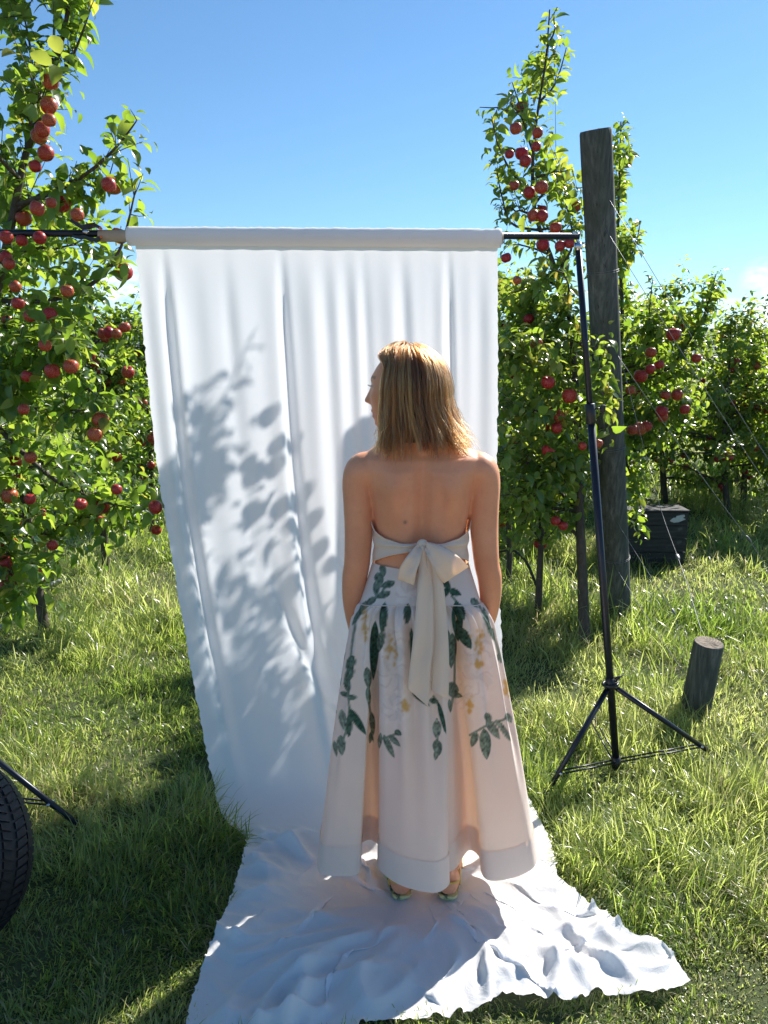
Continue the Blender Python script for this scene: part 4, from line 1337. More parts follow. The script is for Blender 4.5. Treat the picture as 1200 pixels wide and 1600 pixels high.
def drape(X, first, steps=110, iters=10, seed=3):
    """position-based cloth: rows below `first` settle on the ground with spare fabric"""
    r = np.random.RandomState(seed)
    X = X[first:].copy(); n, m = X.shape[:2]
    ch = X.copy()
    gx, gy = X[..., 0], X[..., 1]
    foot = np.array([0.105, 2.07])
    rad = np.hypot(gx - foot[0], gy - foot[1])
    onground = np.clip((np.arange(n) - (NH - first) + 10) / 26.0, 0, 1)[:, None] * np.ones((1, m))
    gx0, gy0 = gx.copy(), gy.copy()
    f1, f2, f3, f4 = Field(31, 0.20), Field(32, 0.09), Field(33, 0.5), Field(34, 0.34)
    ang = np.arctan2(gy - foot[1], gx - foot[0])
    # folds run out from the feet towards the hem, plus loose rumples
    warp = ang * 7.0 + 1.5 * f3(gx, gy) + 2.2 * rad
    ridge = (0.5 + 0.5 * np.sin(warp * 2)) ** 2 * np.exp(-((rad - 0.42) / 0.50) ** 2)
    fine = (0.5 + 0.5 * np.sin(warp * 4.3 + 2 * f4(gx, gy))) ** 2 * np.exp(-((rad - 0.55) / 0.45) ** 2)
    z0 = onground * (0.034 * ridge + 0.018 * fine + 0.006 * np.clip(f1(gx, gy) + .3, 0, 3) + 0.003 * np.clip(f2(gx, gy), 0, 3) + 0.022 * np.exp(-(((gx - foot[0] + .02) / .2) ** 2 + ((gy - 1.86) / .1) ** 2)))
    X[..., 2] += z0
    ex = 0.085 * onground * (0.7 + 0.3 * np.exp(-(rad / 0.5) ** 2))
    # spare cloth across (u) and along (v)
    def rest(A, B, e): return np.linalg.norm(A - B, axis=-1) * (1 + e)
    C = []
    def add(sl_a, sl_b, k, eu):
        C.append((sl_a, sl_b, rest(X[sl_a], X[sl_b], eu), k))
    S = slice
    for p in (0, 1):
        a_, b_ = (S(None), S(p, m - 1, 2)), (S(None), S(p + 1, m, 2)); add(a_, b_, 1.0, ex[a_])
        a_, b_ = (S(p, n - 1, 2), S(None)), (S(p + 1, n, 2), S(None)); add(a_, b_, 1.0, ex[a_] * 0.75)
    for p in (0, 1):
        a_, b_ = (S(p, n - 1, 2), S(0, m - 1)), (S(p + 1, n, 2), S(1, m)); add(a_, b_, 0.35, ex[a_] * 0.9)
        a_, b_ = (S(p, n - 1, 2), S(1, m)), (S(p + 1, n, 2), S(0, m - 1)); add(a_, b_, 0.35, ex[a_] * 0.9)
    for p in range(4):
        for q in (3,):
            a_, b_ = (S(None), S(p, m - q, 4)), (S(None), S(p + q, m, 4)); a2 = X[a_].shape[1]; b2 = X[b_].shape[1]
            k2 = min(a2, b2); a_, b_ = (S(None), S(p, p + 4 * (k2 - 1) + 1, 4)), (S(None), S(p + q, p + q + 4 * (k2 - 1) + 1, 4)); add(a_, b_, 0.10, ex[a_] * 0.8)
            k3 = min(len(range(p, n - q, 4)), len(range(p + q, n, 4)))
            a_, b_ = (S(p, p + 4 * (k3 - 1) + 1, 4), S(None)), (S(p + q, p + q + 4 * (k3 - 1) + 1, 4), S(None)); add(a_, b_, 0.10, ex[a_] * 0.6)
    X[..., :2] += 0.002 * r.normal(size=X[..., :2].shape) * onground[..., None]
    floor = 0.010 + 0.010 * np.clip(f3(gx * 1.3, gy * 1.3) + 0.4, 0, 2)
    pinfoot = rad < 0.115
    V = np.zeros_like(X)
    W = np.ones((n, m)); W[0] = 0
    dt = 1 / 60.0
    edge = np.zeros((n, m), bool); edge[:, 0] = edge[:, -1] = True; edge[-1] = True
    edge &= (np.arange(n) > NH - first - 2)[:, None]
    for s in range(steps):
        V[..., 2] -= 9.8 * dt * 0.6
        V *= 0.93
        P = X + V * dt * W[..., None]
        P[0] = X[0]
        for it in range(iters):
            for a_, b_, L, k in C:
                d = P[b_] - P[a_]
                ln = np.sqrt((d * d).sum(-1)) + 1e-9
                wa, wb = W[a_], W[b_]
                cc = (k * (ln - L) / ln / (wa + wb + 1e-9))[..., None] * d
                P[a_] += cc * wa[..., None]; P[b_] -= cc * wb[..., None]
        hit = P[..., 2] < floor
        P[..., 2] = np.where(hit, floor, P[..., 2])
        fr = np.where(hit, 0.55, 0.0)[..., None]
        P[..., :2] = P[..., :2] * (1 - fr) + X[..., :2] * fr
        P += (ch - P) * (0.6 * (1 - np.clip(onground * 2.5, 0, 1)))[..., None]
        # the hem keeps its place on the grass, the feet hold the cloth down
        P[edge, :2] += (ch[edge][:, :2] - P[edge][:, :2]) * 0.25
        P[pinfoot, 2] = np.minimum(P[pinfoot, 2], 0.016)
        V = (P - X) / dt
        sp = np.linalg.norm(V, axis=-1, keepdims=True)
        V *= np.minimum(1, 1.2 / (sp + 1e-6))
        X = P
    return X

FIRST = NH - 50
XS = X0.copy()
XS[FIRST:] = drape(X0, FIRST)
# soften what the solver leaves at grid scale
for _ in range(2):
    A = XS[FIRST + 1:-1, 1:-1]
    XS[FIRST + 1:-1, 1:-1] = 0.5 * A + 0.125 * (XS[FIRST:-2, 1:-1] + XS[FIRST + 2:, 1:-1] + XS[FIRST + 1:-1, :-2] + XS[FIRST + 1:-1, 2:])
# the hanging cloth eases into the train instead of breaking along a line
wrow = (np.exp(-((np.arange(NV) - NH) / 14.0) ** 2) * 0.5)[1:-1, None, None]
for _ in range(40):
    XS[1:-1] += wrow * (0.5 * (XS[:-2] + XS[2:]) - XS[1:-1])
# sharp small creases that the solver is too coarse for
gx, gy = XS[..., 0], XS[..., 1]
onr = smooth((np.arange(NV) - NH + 2) / 26.0)[:, None]
rad = np.hypot(gx - 0.105, gy - 2.07); ang = np.arctan2(gy - 2.07, gx - 0.105)
c1_, c2_, c3_ = Field(41, 0.45), Field(42, 0.22), Field(43, 0.12)
def ridged(ph): return (1 - np.abs(np.sin(ph))) ** 2.2
lr = np.log(rad + 0.12)
rd = ridged(ang * 6.5 + 1.1 * c1_(gx, gy) + 1.2 * lr) * np.exp(-((rad - 0.45) / 0.50) ** 2)
rd2 = ridged(ang * 14.0 + 1.6 * c1_(gx + 3, gy) + 2.0 * lr) * np.exp(-((rad - 0.60) / 0.42) ** 2)
rd3 = ridged(ang * 27.0 + 2.6 * c1_(gx - 4, gy) + 1.5 * lr) * np.exp(-((rad - 0.75) / 0.38) ** 2)
cr1 = ridged(7 * gy + 4 * gx + 2.2 * c1_(gx, gy + 5)) * np.clip(c2_(gx, gy) + .2, 0, 1.2)
cr2 = ridged(30 * gy + 6 * gx + 2.4 * c1_(gx + 1, gy)) * smooth((gy - 1.98) / 0.25) * smooth((0.1 - gx) / 0.3)
patch = np.clip(0.62 + 0.5 * c1_(gx * 0.8, gy * 0.8 + 2), 0.15, 1.3)
XS[..., 2] += onr * patch * (0.032 * rd + 0.034 * rd2 + 0.022 * rd3 + 0.012 * cr1 + 0.026 * cr2) * np.clip((rad - 0.07) / 0.1, 0.15, 1) * np.clip((NV - 1 - np.arange(NV)) / 9.0, 0.25, 1)[:, None] * np.clip(np.minimum(np.arange(NU), NU - 1 - np.arange(NU)) / 8.0, 0.3, 1)[None]
XS[..., 2] += onr * 0.0012 * c3_(gx, gy)
for _ in range(2):
    A = XS[NH - 8:-1, 1:-1]
    XS[NH - 8:-1, 1:-1] = 0.4 * A + 0.15 * (XS[NH - 9:-2, 1:-1] + XS[NH - 7:, 1:-1] + XS[NH - 8:-1, :-2] + XS[NH - 8:-1, 2:])
# frayed selvedge
rf = np.random.RandomState(77)
XS[:, 0, 0] += 0.0022 * rf.normal(size=NV); XS[:, -1, 0] += 0.0018 * rf.normal(size=NV); XS[-1, :, 1] += 0.0012 * rf.normal(size=NU)
sheet = obj('draped_sheet', XS.reshape(-1, 3) - BO, grid_faces(NU, NV)[:, ::-1], MAT_MUSLIN, bd)
set_attr(sheet.data, 'lying', np.repeat(np.clip(smooth((np.arange(NV) - NH + 14) / 20.0), 0.05, 1), NU))
def cloth_height(x, y):
    Q = XS[NH:].reshape(-1, 3)
    i = np.argmin((Q[:, 0] - x) ** 2 + (Q[:, 1] - y) ** 2)
    return Q[i, 2]

# ------------------------------------------------------------------ the person
CX = 0.103
WOM = empty('person', (CX, 2.09, 0.018))
tag(WOM, 'person from behind in cream floral skirt and tied top, head turned aside', 'person')
WO = np.array(WOM.location[:])

sk = Mat('skin')
sv = sk.coord('Object')
tone = sk.attr('tone')
sc_ = sk.ramp(sk.noise(sv, 9, 4), [(0.3, (0.70, 0.285, 0.150)), (0.7, (0.78, 0.345, 0.190))])
sc_ = sk.mix(sk.ramp(sk.noise(sv, 160, 3), [(0.55, (0, 0, 0)), (0.8, (0.25, 0.25, 0.25))]), sc_, (0.45, 0.20, 0.12))
sc_ = sk.mix(sk.ramp(sk.noise(sv, 28, 5, 0.6), [(0.45, (0, 0, 0)), (0.75, (0.30, 0.30, 0.30))]), sc_, (0.62, 0.22, 0.13))
sc_ = sk.mix(sk.attr('lip'), sc_, (0.46, 0.15, 0.13))
sc_ = sk.mix(tone, sc_, (0.05, 0.03, 0.025))
sp_ = sk.principled(Base_Color=sc_, Roughness=0.46, Normal=sk.bump(sk.noise(sv, 420, 3), 0.22, 0.001))
sp_.inputs['Subsurface Weight'].default_value = 0.16
sp_.inputs['Subsurface Radius'].default_value = (0.012, 0.0045, 0.0025)
sp_.inputs['Specular IOR Level'].default_value = 0.42
sp_.inputs['Sheen Weight'].default_value = 0.10
sp_.inputs['Sheen Tint'].default_value = (1.0, 0.86, 0.72, 1)
MAT_SKIN = sk.done(sp_.outputs[0])

# torso rings: z, half width, depth to the back, depth to the front, axis y
TORSO = np.array([
    (0.780, 0.120, 0.070, 0.090, 2.110), (0.860, 0.140, 0.085, 0.095, 2.105), (0.930, 0.162, 0.118, 0.100, 2.096), (1.000, 0.143, 0.096, 0.098, 2.098),
    (1.060, 0.127, 0.080, 0.098, 2.100), (1.110, 0.122, 0.076, 0.098, 2.100), (1.170, 0.127, 0.080, 0.106, 2.100), (1.230, 0.136, 0.088, 0.116, 2.102),
    (1.285, 0.148, 0.095, 0.108, 2.102), (1.325, 0.160, 0.095, 0.090, 2.102), (1.355, 0.163, 0.084, 0.074, 2.102), (1.378, 0.142, 0.068, 0.062, 2.104),
    (1.395, 0.112, 0.059, 0.056, 2.105), (1.412, 0.080, 0.053, 0.052, 2.104), (1.440, 0.060, 0.050, 0.050, 2.102)])

def torso(z, a, off=0.0):
    """point on the trunk at height z, angle a (0 = +X, 90 deg = front), pushed out by off"""
    z, a = np.broadcast_arrays(np.asarray(z, float), np.asarray(a, float))
    T = [np.interp(z, TORSO[:, 0], TORSO[:, k]) for k in range(1, 5)]
    hw, db, df, cy = T
    c, s = np.cos(a), np.sin(a)
    p = 0.86
    dep = np.where(s < 0, db, df)
    x = (hw + off) * np.sign(c) * np.abs(c) ** p
    yv = (dep + off) * np.sign(s) * np.abs(s) ** p
    back = np.clip(-s, 0, 1) ** 1.2
    groove = 0.022 * np.exp(-(x / 0.020) ** 2) * np.clip((1.40 - z) / 0.08, 0, 1) * np.clip((z - 0.98) / 0.08, 0, 1)
    scap = 0.023 * np.exp(-((np.abs(x) - 0.078) / 0.036) ** 2 - ((z - 1.268) / 0.062) ** 2)
    edge = 0.010 * np.exp(-((np.abs(x) - 0.050) / 0.014) ** 2 - ((z - 1.25) / 0.05) ** 2)
    lat = 0.013 * np.exp(-((np.abs(x) - 0.052) / 0.028) ** 2 - ((z - 1.10) / 0.10) ** 2)
    yv = yv + back * (groove - scap + edge - lat)
    return np.stack([CX + x, cy + yv, z], -1)

body = Soup()
zs = np.concatenate([np.linspace(0.78, 1.30, 60), np.linspace(1.31, 1.44, 30)])
na = 96
av_ = np.linspace(0, 2 * np.pi, na, endpoint=False)
TV = torso(zs[:, None], av_[None]).reshape(-1, 3)
TF = [tuple(f) for f in grid_faces(na, len(zs), True)] + [tuple(range(na - 1, -1, -1)), tuple((len(zs) - 1) * na + k for k in range(na))]
body.add(TV, TF)

def limb(pts, n=22, m=60):
    """tube through (x, y, z, r) points with rounded ends"""
    Q = catmull(np.array(pts, float), m)
    P, R = Q[:, :3], Q[:, 3].copy()
    e0, e1 = P[0] - (P[1] - P[0]) / np.linalg.norm(P[1] - P[0]) * R[0] * 0.8, P[-1] + (P[-1] - P[-2]) / np.linalg.norm(P[-1] - P[-2]) * R[-1] * 0.8
    P = np.concatenate([[e0], [lerp(e0, P[0], .4)], P, [lerp(P[-1], e1, .6)], [e1]])
    R = np.concatenate([[R[0] * .15], [R[0] * .75], R, [R[-1] * .75], [R[-1] * .15]])
    body.tube(P, R, n)

def ball(c, r, n=20, m=12):
    r = np.broadcast_to(np.asarray(r, float), (3,))
    V = [np.asarray(c) + r * np.array([math.sin(math.pi * i / m) * math.cos(2 * math.pi * k / n), math.sin(math.pi * i / m) * math.sin(2 * math.pi * k / n), math.cos(math.pi * i / m)]) for i in range(m + 1) for k in range(n)]
    body.add(V, [tuple(f) for f in grid_faces(n, m + 1, True)[:, ::-1]])

# neck, slightly turned with the head
limb([(CX, 2.100, 1.375, 0.066), (CX - 0.006, 2.098, 1.415, 0.055), (CX - 0.018, 2.097, 1.455, 0.051), (CX - 0.030, 2.096, 1.50, 0.052)])
# arms hanging, forearms turning forward, hands resting at the front of the skirt
for sgn, pts in ((1, [(.128, 2.102, 1.318, .050), (.158, 2.102, 1.320, .052), (.172, 2.104, 1.285, .047), (.175, 2.104, 1.225, .0425), (.178, 2.103, 1.150, .0395), (.186, 2.098, 1.060, .0360), (.196, 2.104, 1.015, .0350),
                      (.203, 2.122, .955, .0315), (.204, 2.150, .890, .0265), (.196, 2.178, .835, .0235)]),
                 (-1, [(-.128, 2.102, 1.318, .050), (-.158, 2.102, 1.318, .052), (-.172, 2.104, 1.285, .047), (-.174, 2.104, 1.225, .0425), (-.174, 2.103, 1.150, .0400), (-.179, 2.098, 1.060, .0370), (-.186, 2.102, 1.015, .0360),
                       (-.191, 2.114, .950, .0320), (-.190, 2.138, .890, .0270), (-.184, 2.165, .835, .0240)])):
    limb([(CX + p[0], p[1], p[2], p[3]) for p in pts])
    w0 = np.array([CX + pts[-1][0], pts[-1][1], pts[-1][2]])
    # hand: palm and five fingers curling lightly towards the thigh
    dn = np.array([-sgn * 0.10, 0.25, -0.96]); dn /= np.linalg.norm(dn)
    across = np.array([-sgn * 0.35, 0.90, 0.22]); across -= dn * np.dot(across, dn); across /= np.linalg.norm(across)
    nrm_ = np.cross(dn, across) * sgn
    for q in np.linspace(-1, 1, 5):
        limb([tuple(w0 + dn * 0.005 + across * q * 0.010) + (.014,), tuple(w0 + dn * 0.045 + across * q * 0.026) + (.0135,), tuple(w0 + dn * 0.085 + across * q * 0.030) + (.012,)], 10, 8)
    for k, (q, ln) in enumerate(((-1.0, 0.058), (-0.36, 0.072), (0.32, 0.078), (0.98, 0.070))):
        b0 = w0 + dn * 0.082 + across * q * 0.031
        cu = -nrm_ * sgn
        inward = np.array([-sgn, 0.1, 0])
        limb([tuple(b0) + (.0090,), tuple(b0 + dn * ln * .45 + inward * .004) + (.0084,), tuple(b0 + dn * ln * .78 + inward * .014) + (.0078,), tuple(b0 + dn * ln * .98 + inward * .028) + (.0068,)], 9, 12)
    t0 = w0 + dn * 0.025 + across * 0.024
    limb([tuple(t0) + (.0115,), tuple(t0 + across * .022 + dn * .026) + (.0105,), tuple(t0 + across * .034 + dn * .052) + (.0090,), tuple(t0 + across * .036 + dn * .072) + (.0078,)], 9, 12)
# legs and feet
FEET = []
for sgn, fx, toe in ((-1, 0.052, -0.16), (1, 0.195, 0.12)):
    limb([(CX + sgn * .075, 2.115, .840, .084), (CX + sgn * .075, 2.140, .700, .074), (lerp(CX + sgn * .075, fx, .5), 2.165, .480, .050), (lerp(CX + sgn * .075, fx, .7), 2.150, .360, .047),
          (lerp(CX + sgn * .075, fx, .9), 2.118, .230, .038), (fx, 2.100, .150, .0300), (fx, 2.092, .090, .033)], 24, 50)
    d = np.array([math.sin(toe), math.cos(toe), 0.0]); sd = np.array([math.cos(toe), -math.sin(toe), 0.0])
    hc = np.array([fx, 2.072, -0.012])
    ball(hc + [0, -.004, .074], (.0330, .038, .034))
    ball(hc + d * .014 + sd * .026 + [0, 0, .118], (.009, .012, .014)); ball(hc + d * .012 - sd * .026 + [0, 0, .110], (.009, .012, .014))
    limb([tuple(hc + [0, .012, .20]) + (.016,), tuple(hc + [0, -.008, .145]) + (.0105,), tuple(hc + [0, -.012, .095]) + (.016,)], 10, 12)
    for q, w in ((-1, .021), (1, .021), (0, .024)):
        limb([tuple(hc + d * .005 + sd * q * .010 + [0, 0, .074]) + (.026,), tuple(hc + d * .07 + sd * q * .014 + [0, 0, .072]) + (.026,), tuple(hc + d * .125 + sd * q * .018 + [0, 0, .060]) + (.022,), tuple(hc + d * .165 + sd * q * .022 + [0, 0, .050]) + (.018,)], 12, 16)
    for k, (q, ln, rr2) in enumerate(((-1, .040, .0115), (-.5, .042, .0085), (0, .038, .0080), (.5, .033, .0075), (1, .026, .0070))):
        q = q * (1 if sgn > 0 else -1)
        b0 = hc + d * (.165 - .010 * k) + sd * q * .034 + np.array([0, 0, .046])
        limb([tuple(b0) + (rr2 * 1.1,), tuple(b0 + d * ln * .6 + [0, 0, .002]) + (rr2,), tuple(b0 + d * ln + [0, 0, -.004]) + (rr2 * .9,)], 9, 8)
    FEET.append((hc, d, sd))

# head: skull and face in its own axes (f forward, l towards her left, up), then turned
YAW = math.radians(66)
HF = np.array([-math.sin(YAW), math.cos(YAW), 0.0]); HL_ = np.array([-math.cos(YAW), -math.sin(YAW), 0.0]); HU = np.array([0, 0, 1.0])
HC = np.array([CX - 0.043, 2.098, 1.538])
def head_local(th, ph):
    """th from the top down, ph around (0 = face)"""
    st, ct = np.sin(th), np.cos(th)
    f, l, u = st * np.cos(ph), st * np.sin(ph), ct
    F_, L_, U_ = 0.098 * f, 0.076 * l, np.where(u > 0, 0.108, 0.116) * u
    low = np.clip(-U_ / 0.116, 0, 1)
    L_ = L_ * (1 - 0.30 * low ** 1.6)
    # back of the skull rounds into the neck
    F_ = np.where(F_ < 0, F_ * (1 - 0.45 * low ** 1.3), F_)
    front = np.clip(f, 0, 1)
    # jaw and chin come forward below the mouth
    F_ = F_ + 0.030 * np.exp(-((U_ + 0.100) / 0.020) ** 2) * np.exp(-(L_ / 0.026) ** 2) * front ** 0.3
    F_ = F_ + 0.022 * low * np.clip(f + 0.15, 0, 1) * np.exp(-(L_ / 0.05) ** 2)
    def g(u0, su, l0, sl, amp):
        return amp * np.exp(-((U_ - u0) / su) ** 2 - ((np.abs(L_) - l0) / sl) ** 2) * (f > 0.2)
    F_ = F_ + g(0.030, 0.014, 0.022, 0.022, 0.0055) + g(0.055, 0.03, 0.0, 0.04, 0.003)
    F_ = F_ - g(0.006, 0.013, 0.031, 0.015, 0.0100)
    F_ = F_ + g(0.004, 0.010, 0.031, 0.011, 0.0055)                 # eyeball
    F_ = F_ + g(-0.012, 0.020, 0.044, 0.018, 0.0050)                # cheekbone
    nb_ = np.clip((0.020 - U_) / 0.055, 0, 1) * np.clip((U_ + 0.042) / 0.010, 0, 1)
    F_ = F_ + (0.004 + 0.024 * nb_ ** 1.15) * np.exp(-(L_ / (0.0085 + 0.006 * nb_)) ** 2) * (f > 0.3) * np.clip((0.035 - U_) / 0.02, 0, 1) * np.clip((U_ + 0.046) / 0.006, 0, 1)
    F_ = F_ + g(-0.031, 0.008, 0.011, 0.006, 0.0060)                # nostril wings
    F_ = F_ + g(-0.0575, 0.0065, 0.0, 0.018, 0.0085) + g(-0.0725, 0.0070, 0.0, 0.016, 0.0085) - g(-0.065, 0.0022, 0.0, 0.02, 0.0035)
    F_ = F_ - g(-0.084, 0.007, 0.0, 0.02, 0.0035)
    return F_, L_, U_
def head_world(F_, L_, U_):
    return HC + F_[..., None] * HF + L_[..., None] * HL_ + U_[..., None] * HU
nt, npz = 110, 150
th = np.linspace(0.0, np.pi, nt)[:, None]; ph = np.linspace(-np.pi, np.pi, npz, endpoint=False)[None]
ph = ph - 0.35 * np.sin(ph)                                           # more points on the face
hF, hL, hU = head_local(th, ph)
hV = head_world(hF, hL, hU).reshape(-1, 3)
body.add(hV, [tuple(f) for f in grid_faces(npz, nt, True)[:, ::-1]])
# ear towards the camera
ec_ = HC + HL_ * 0.074 - HF * 0.012 + HU * (-0.012)
V = []
for i in range(9):
    for k in range(14):
        p_, q_ = math.pi * i / 8, 2 * math.pi * k / 14
        V.append(ec_ + HF * (.017 * math.sin(p_) * math.cos(q_) - .006 * math.cos(p_)) + HL_ * (.008 * math.sin(p_) * math.sin(q_)) + HU * .030 * math.cos(p_))
body.add(V, [tuple(f) for f in grid_faces(14, 9, True)[:, ::-1]])

tmp = body.build('body_shape', None)
md = tmp.modifiers.new('r', 'REMESH'); md.mode = 'VOXEL'; md.voxel_size = 0.0040; md.adaptivity = 0.0
ms = tmp.modifiers.new('s', 'SMOOTH'); ms.factor = 0.5; ms.iterations = 7
dg = bpy.context.evaluated_depsgraph_get()
bme = bpy.data.meshes.new_from_object(tmp.evaluated_get(dg))
bpy.data.objects.remove(tmp)
BVv = np.zeros(len(bme.vertices) * 3, np.float32); bme.vertices.foreach_get('co', BVv); BVv = BVv.reshape(-1, 3).astype(float)
rel = BVv - HC
bf, bl_, bu = rel @ HF, rel @ HL_, rel @ HU
lip = (np.exp(-((bu + 0.065) / 0.0125) ** 4) * np.exp(-(bl_ / 0.021) ** 4) * (bf > 0.07))
tone_ = np.zeros(len(BVv))
for side in (1, -1):
    arch = 0.029 + 0.006 * np.cos((bl_ * side - 0.036) / 0.02)
    tone_ += 0.75 * np.exp(-((bu - arch) / 0.0036) ** 2) * ((bl_ * side > 0.012) & (bl_ * side < 0.050) & (bf > 0.03))
    tone_ += 0.9 * np.exp(-((bu - 0.0105) / 0.0026) ** 2) * ((bl_ * side > 0.017) & (bl_ * side < 0.046) & (bf > 0.05))
    tone_ += 0.8 * np.exp(-((bu - 0.004) / 0.005) ** 2 - ((bl_ * side - 0.030) / 0.006) ** 2) * (bf > 0.05)
for mx_, my_ in ((633, 816), (563, 800), (701, 782), (617, 755)):
    x_, y_, dp_ = project(BVv)
    tone_ += 0.8 * np.exp(-((x_ - mx_) ** 2 + (y_ - my_) ** 2) / 2.6 ** 2) * (BVv[:, 1] < 2.1) * (0.15 if mx_ != 633 else 1)
bme.vertices.foreach_set('co', (BVv - WO).astype(np.float32).ravel())
bme.materials.clear(); bme.materials.append(MAT_SKIN)
set_attr(bme, 'lip', np.clip(lip, 0, 1)); set_attr(bme, 'tone', np.clip(tone_, 0, 0.95))
bme.polygons.foreach_set('use_smooth', np.full(len(bme.polygons), True))
body_o = link('body', bme, None, WOM)

# eyelashes of both eyes
hm_ = simple('lash_brown', (0.02, 0.014, 0.010), 0.6)
s = Soup()
for side in (1, -1):
    for q in np.linspace(-1, 1, 22):
        e = HC + HF * (0.0905 - 0.010 * q * q * 0.7) + HL_ * side * (0.031 + 0.015 * q) + HU * 0.0105
        s.tube([e, e + HF * 0.004 + HU * 0.0005, e + HF * (0.0085) + HL_ * side * 0.002 * q + HU * 0.004], [0.0004, 0.0003, 0.0001], 3)
s.V = [tuple(np.array(v) - WO) for v in s.V]
s.build('eyelashes', hm_, WOM)

# ------------------------------------------------------------------ hair
hr = Mat('hair_strands')
ht = hr.attr('hairtint')
hcol = hr.ramp(ht, [(0.0, (0.034, 0.011, 0.004)), (0.40, (0.098, 0.033, 0.010)), (0.72, (0.23, 0.085, 0.024)), (1.0, (0.42, 0.195, 0.060))])
hp = hr.node('ShaderNodeBsdfHairPrincipled')
hp.parametrization = 'COLOR'
hr.set(hp, 'Color', hcol)
hp.inputs['Roughness'].default_value = 0.32
hp.inputs['Radial Roughness'].default_value = 0.45
hp.inputs['Coat'].default_value = 0.0
hp.inputs['IOR'].default_value = 1.50
MAT_HAIR = hr.done(hp.outputs[0])
MAT_SCALP = simple('hair_under', (0.060, 0.030, 0.016), 0.7, 0, 0.2, 60, 0.2)

rh = np.random.RandomState(12)
BOT_C = np.array([CX + 0.000, 2.088]); BOT_A, BOT_B = 0.106, 0.082
def hair_paths(n, seed, layer, clump_n=110, messy=1.0, zlo=1.392):
    r = np.random.RandomState(seed)
    M = 18
    limit = math.radians(76)
    cps = r.uniform(-np.pi, np.pi, clump_n)
    ctint = np.clip(r.normal(0.60, 0.20, clump_n), 0, 1)
    cz = r.normal(0, 0.012, clump_n)
    cph = r.uniform(0, 6.28, clump_n)
    cw = r.normal(0, 1, (clump_n, 3))
    ps0 = r.uniform(-np.pi, np.pi, n)
    ci = np.argmin(np.abs(np.angle(np.exp(1j * (ps0[:, None] - cps[None])))), 1)
    e0 = np.arccos(r.uniform(0.02, 0.992, n))                       # angle from the crown axis
    e0 = np.where(np.abs(ps0) < limit, np.minimum(e0, math.radians(27) * r.uniform(.1, 1, n)), e0)
    lay = layer * r.uniform(0.35, 1, n)
    P = np.zeros((n, M, 3)); tint = np.zeros(n)
    side = np.sign(ps0 + 1e-9)
    t = np.linspace(0, 1, M)
    zend = zlo + cz[ci] + 0.004 * r.normal(size=n) + 0.016 * np.abs(r.normal(size=n)) * (r.uniform(size=n) < 0.6) - 0.004
    # two stretches: over the skull to its widest, then hanging
    psi_end = np.where(np.abs(ps0) < limit, side * (limit + 0.25 * np.abs(ps0)), ps0)
    psi_end = psi_end + 0.30 * np.angle(np.exp(1j * (cps[ci] - psi_end))) * (np.abs(ps0) > limit)
    for k in range(M):
        tk = t[k]
        ps = ps0 + (psi_end - ps0) * smooth(np.full(n, tk / 0.22))
        sk_ = np.clip(tk / 0.40, 0, 1)
        ang = e0 + (math.radians(96) - e0) * sk_
        sf, sl, su = 0.104 + lay - 0.012 * np.clip(np.cos(ps), 0, 1), 0.083 + lay, 0.112 + lay * 0.8
        A = HC + (sf * np.sin(ang) * np.cos(ps))[:, None] * HF + (sl * np.sin(ang) * np.sin(ps))[:, None] * HL_ + (su * np.cos(ang))[:, None] * HU
        if tk <= 0.40:
            P[:, k] = A
        else:
            h = (tk - 0.40) / 0.60
            wdir = np.cos(ps)[:, None] * HF + np.sin(ps)[:, None] * HL_
            ba = np.arctan2(wdir[:, 1] / BOT_B, wdir[:, 0] / BOT_A)
            f = 0.86 + 0.22 * (lay / 0.024)
            Bt = np.stack([BOT_C[0] + BOT_A * f * np.cos(ba), BOT_C[1] + BOT_B * f * np.sin(ba), zend], -1)
            hang_ = smooth((math.radians(150) - np.abs(ps)) / math.radians(60)) * (ps > 0)
            straight = A[:, :2] + wdir[:, :2] * 0.004 + np.array([0.004, 0.0])
            Bt[:, :2] = Bt[:, :2] * (1 - hang_[:, None]) + straight * hang_[:, None]
            hs = h
            z = A[:, 2] + (zend - A[:, 2]) * hs
            g = smooth(np.full(n, hs)) * 0.75 + 0.25 * hs
            Q = A + (Bt - A) * g[:, None]
            Q[:, 2] = z
            P[:, k] = Q
    # ends flick outwards a little, more so behind and on the far side
    flick = np.clip((t - 0.78) / 0.22, 0, 1) ** 1.6
    rd_ = P[:, :, :2] - BOT_C[None, None]; rd_ /= np.linalg.norm(rd_, axis=2, keepdims=True) + 1e-6
    amt = 0.004 + 0.016 * np.clip(rd_[:, -1, 0], 0, 1) + 0.006 * r.uniform(size=n)
    P[:, :, :2] += rd_ * (amt[:, None] * flick[None])[..., None]
    # waviness, clumping towards the tips, wind
    w = t[None, :, None] ** 1.5
    P += cw[ci][:, None, :] * np.array([0.009, 0.009, 0.0]) * w
    P += 0.0022 * messy * np.sin(t[None, :, None] * r.uniform(4, 11, n)[:, None, None] + r.uniform(0, 6, n)[:, None, None]) * r.normal(size=(n, 1, 3)) * w
    P += 0.0022 * messy * r.normal(size=(n, 1, 3)) * w
    P += 0.0050 * np.sin(t[None, :, None] * 7.5 + cph[ci][:, None, None]) * cw[ci][:, None, :] * np.array([0.8, 0.8, 0.1]) * w
    tint = np.clip(ctint[ci] - 0.05 + r.normal(0, 0.15, n), 0, 1)
    return P, tint
hs_ = [hair_paths(4200, 1, 0.022), hair_paths(2600, 2, 0.014), hair_paths(420, 3, 0.027, 60, 3.6)]
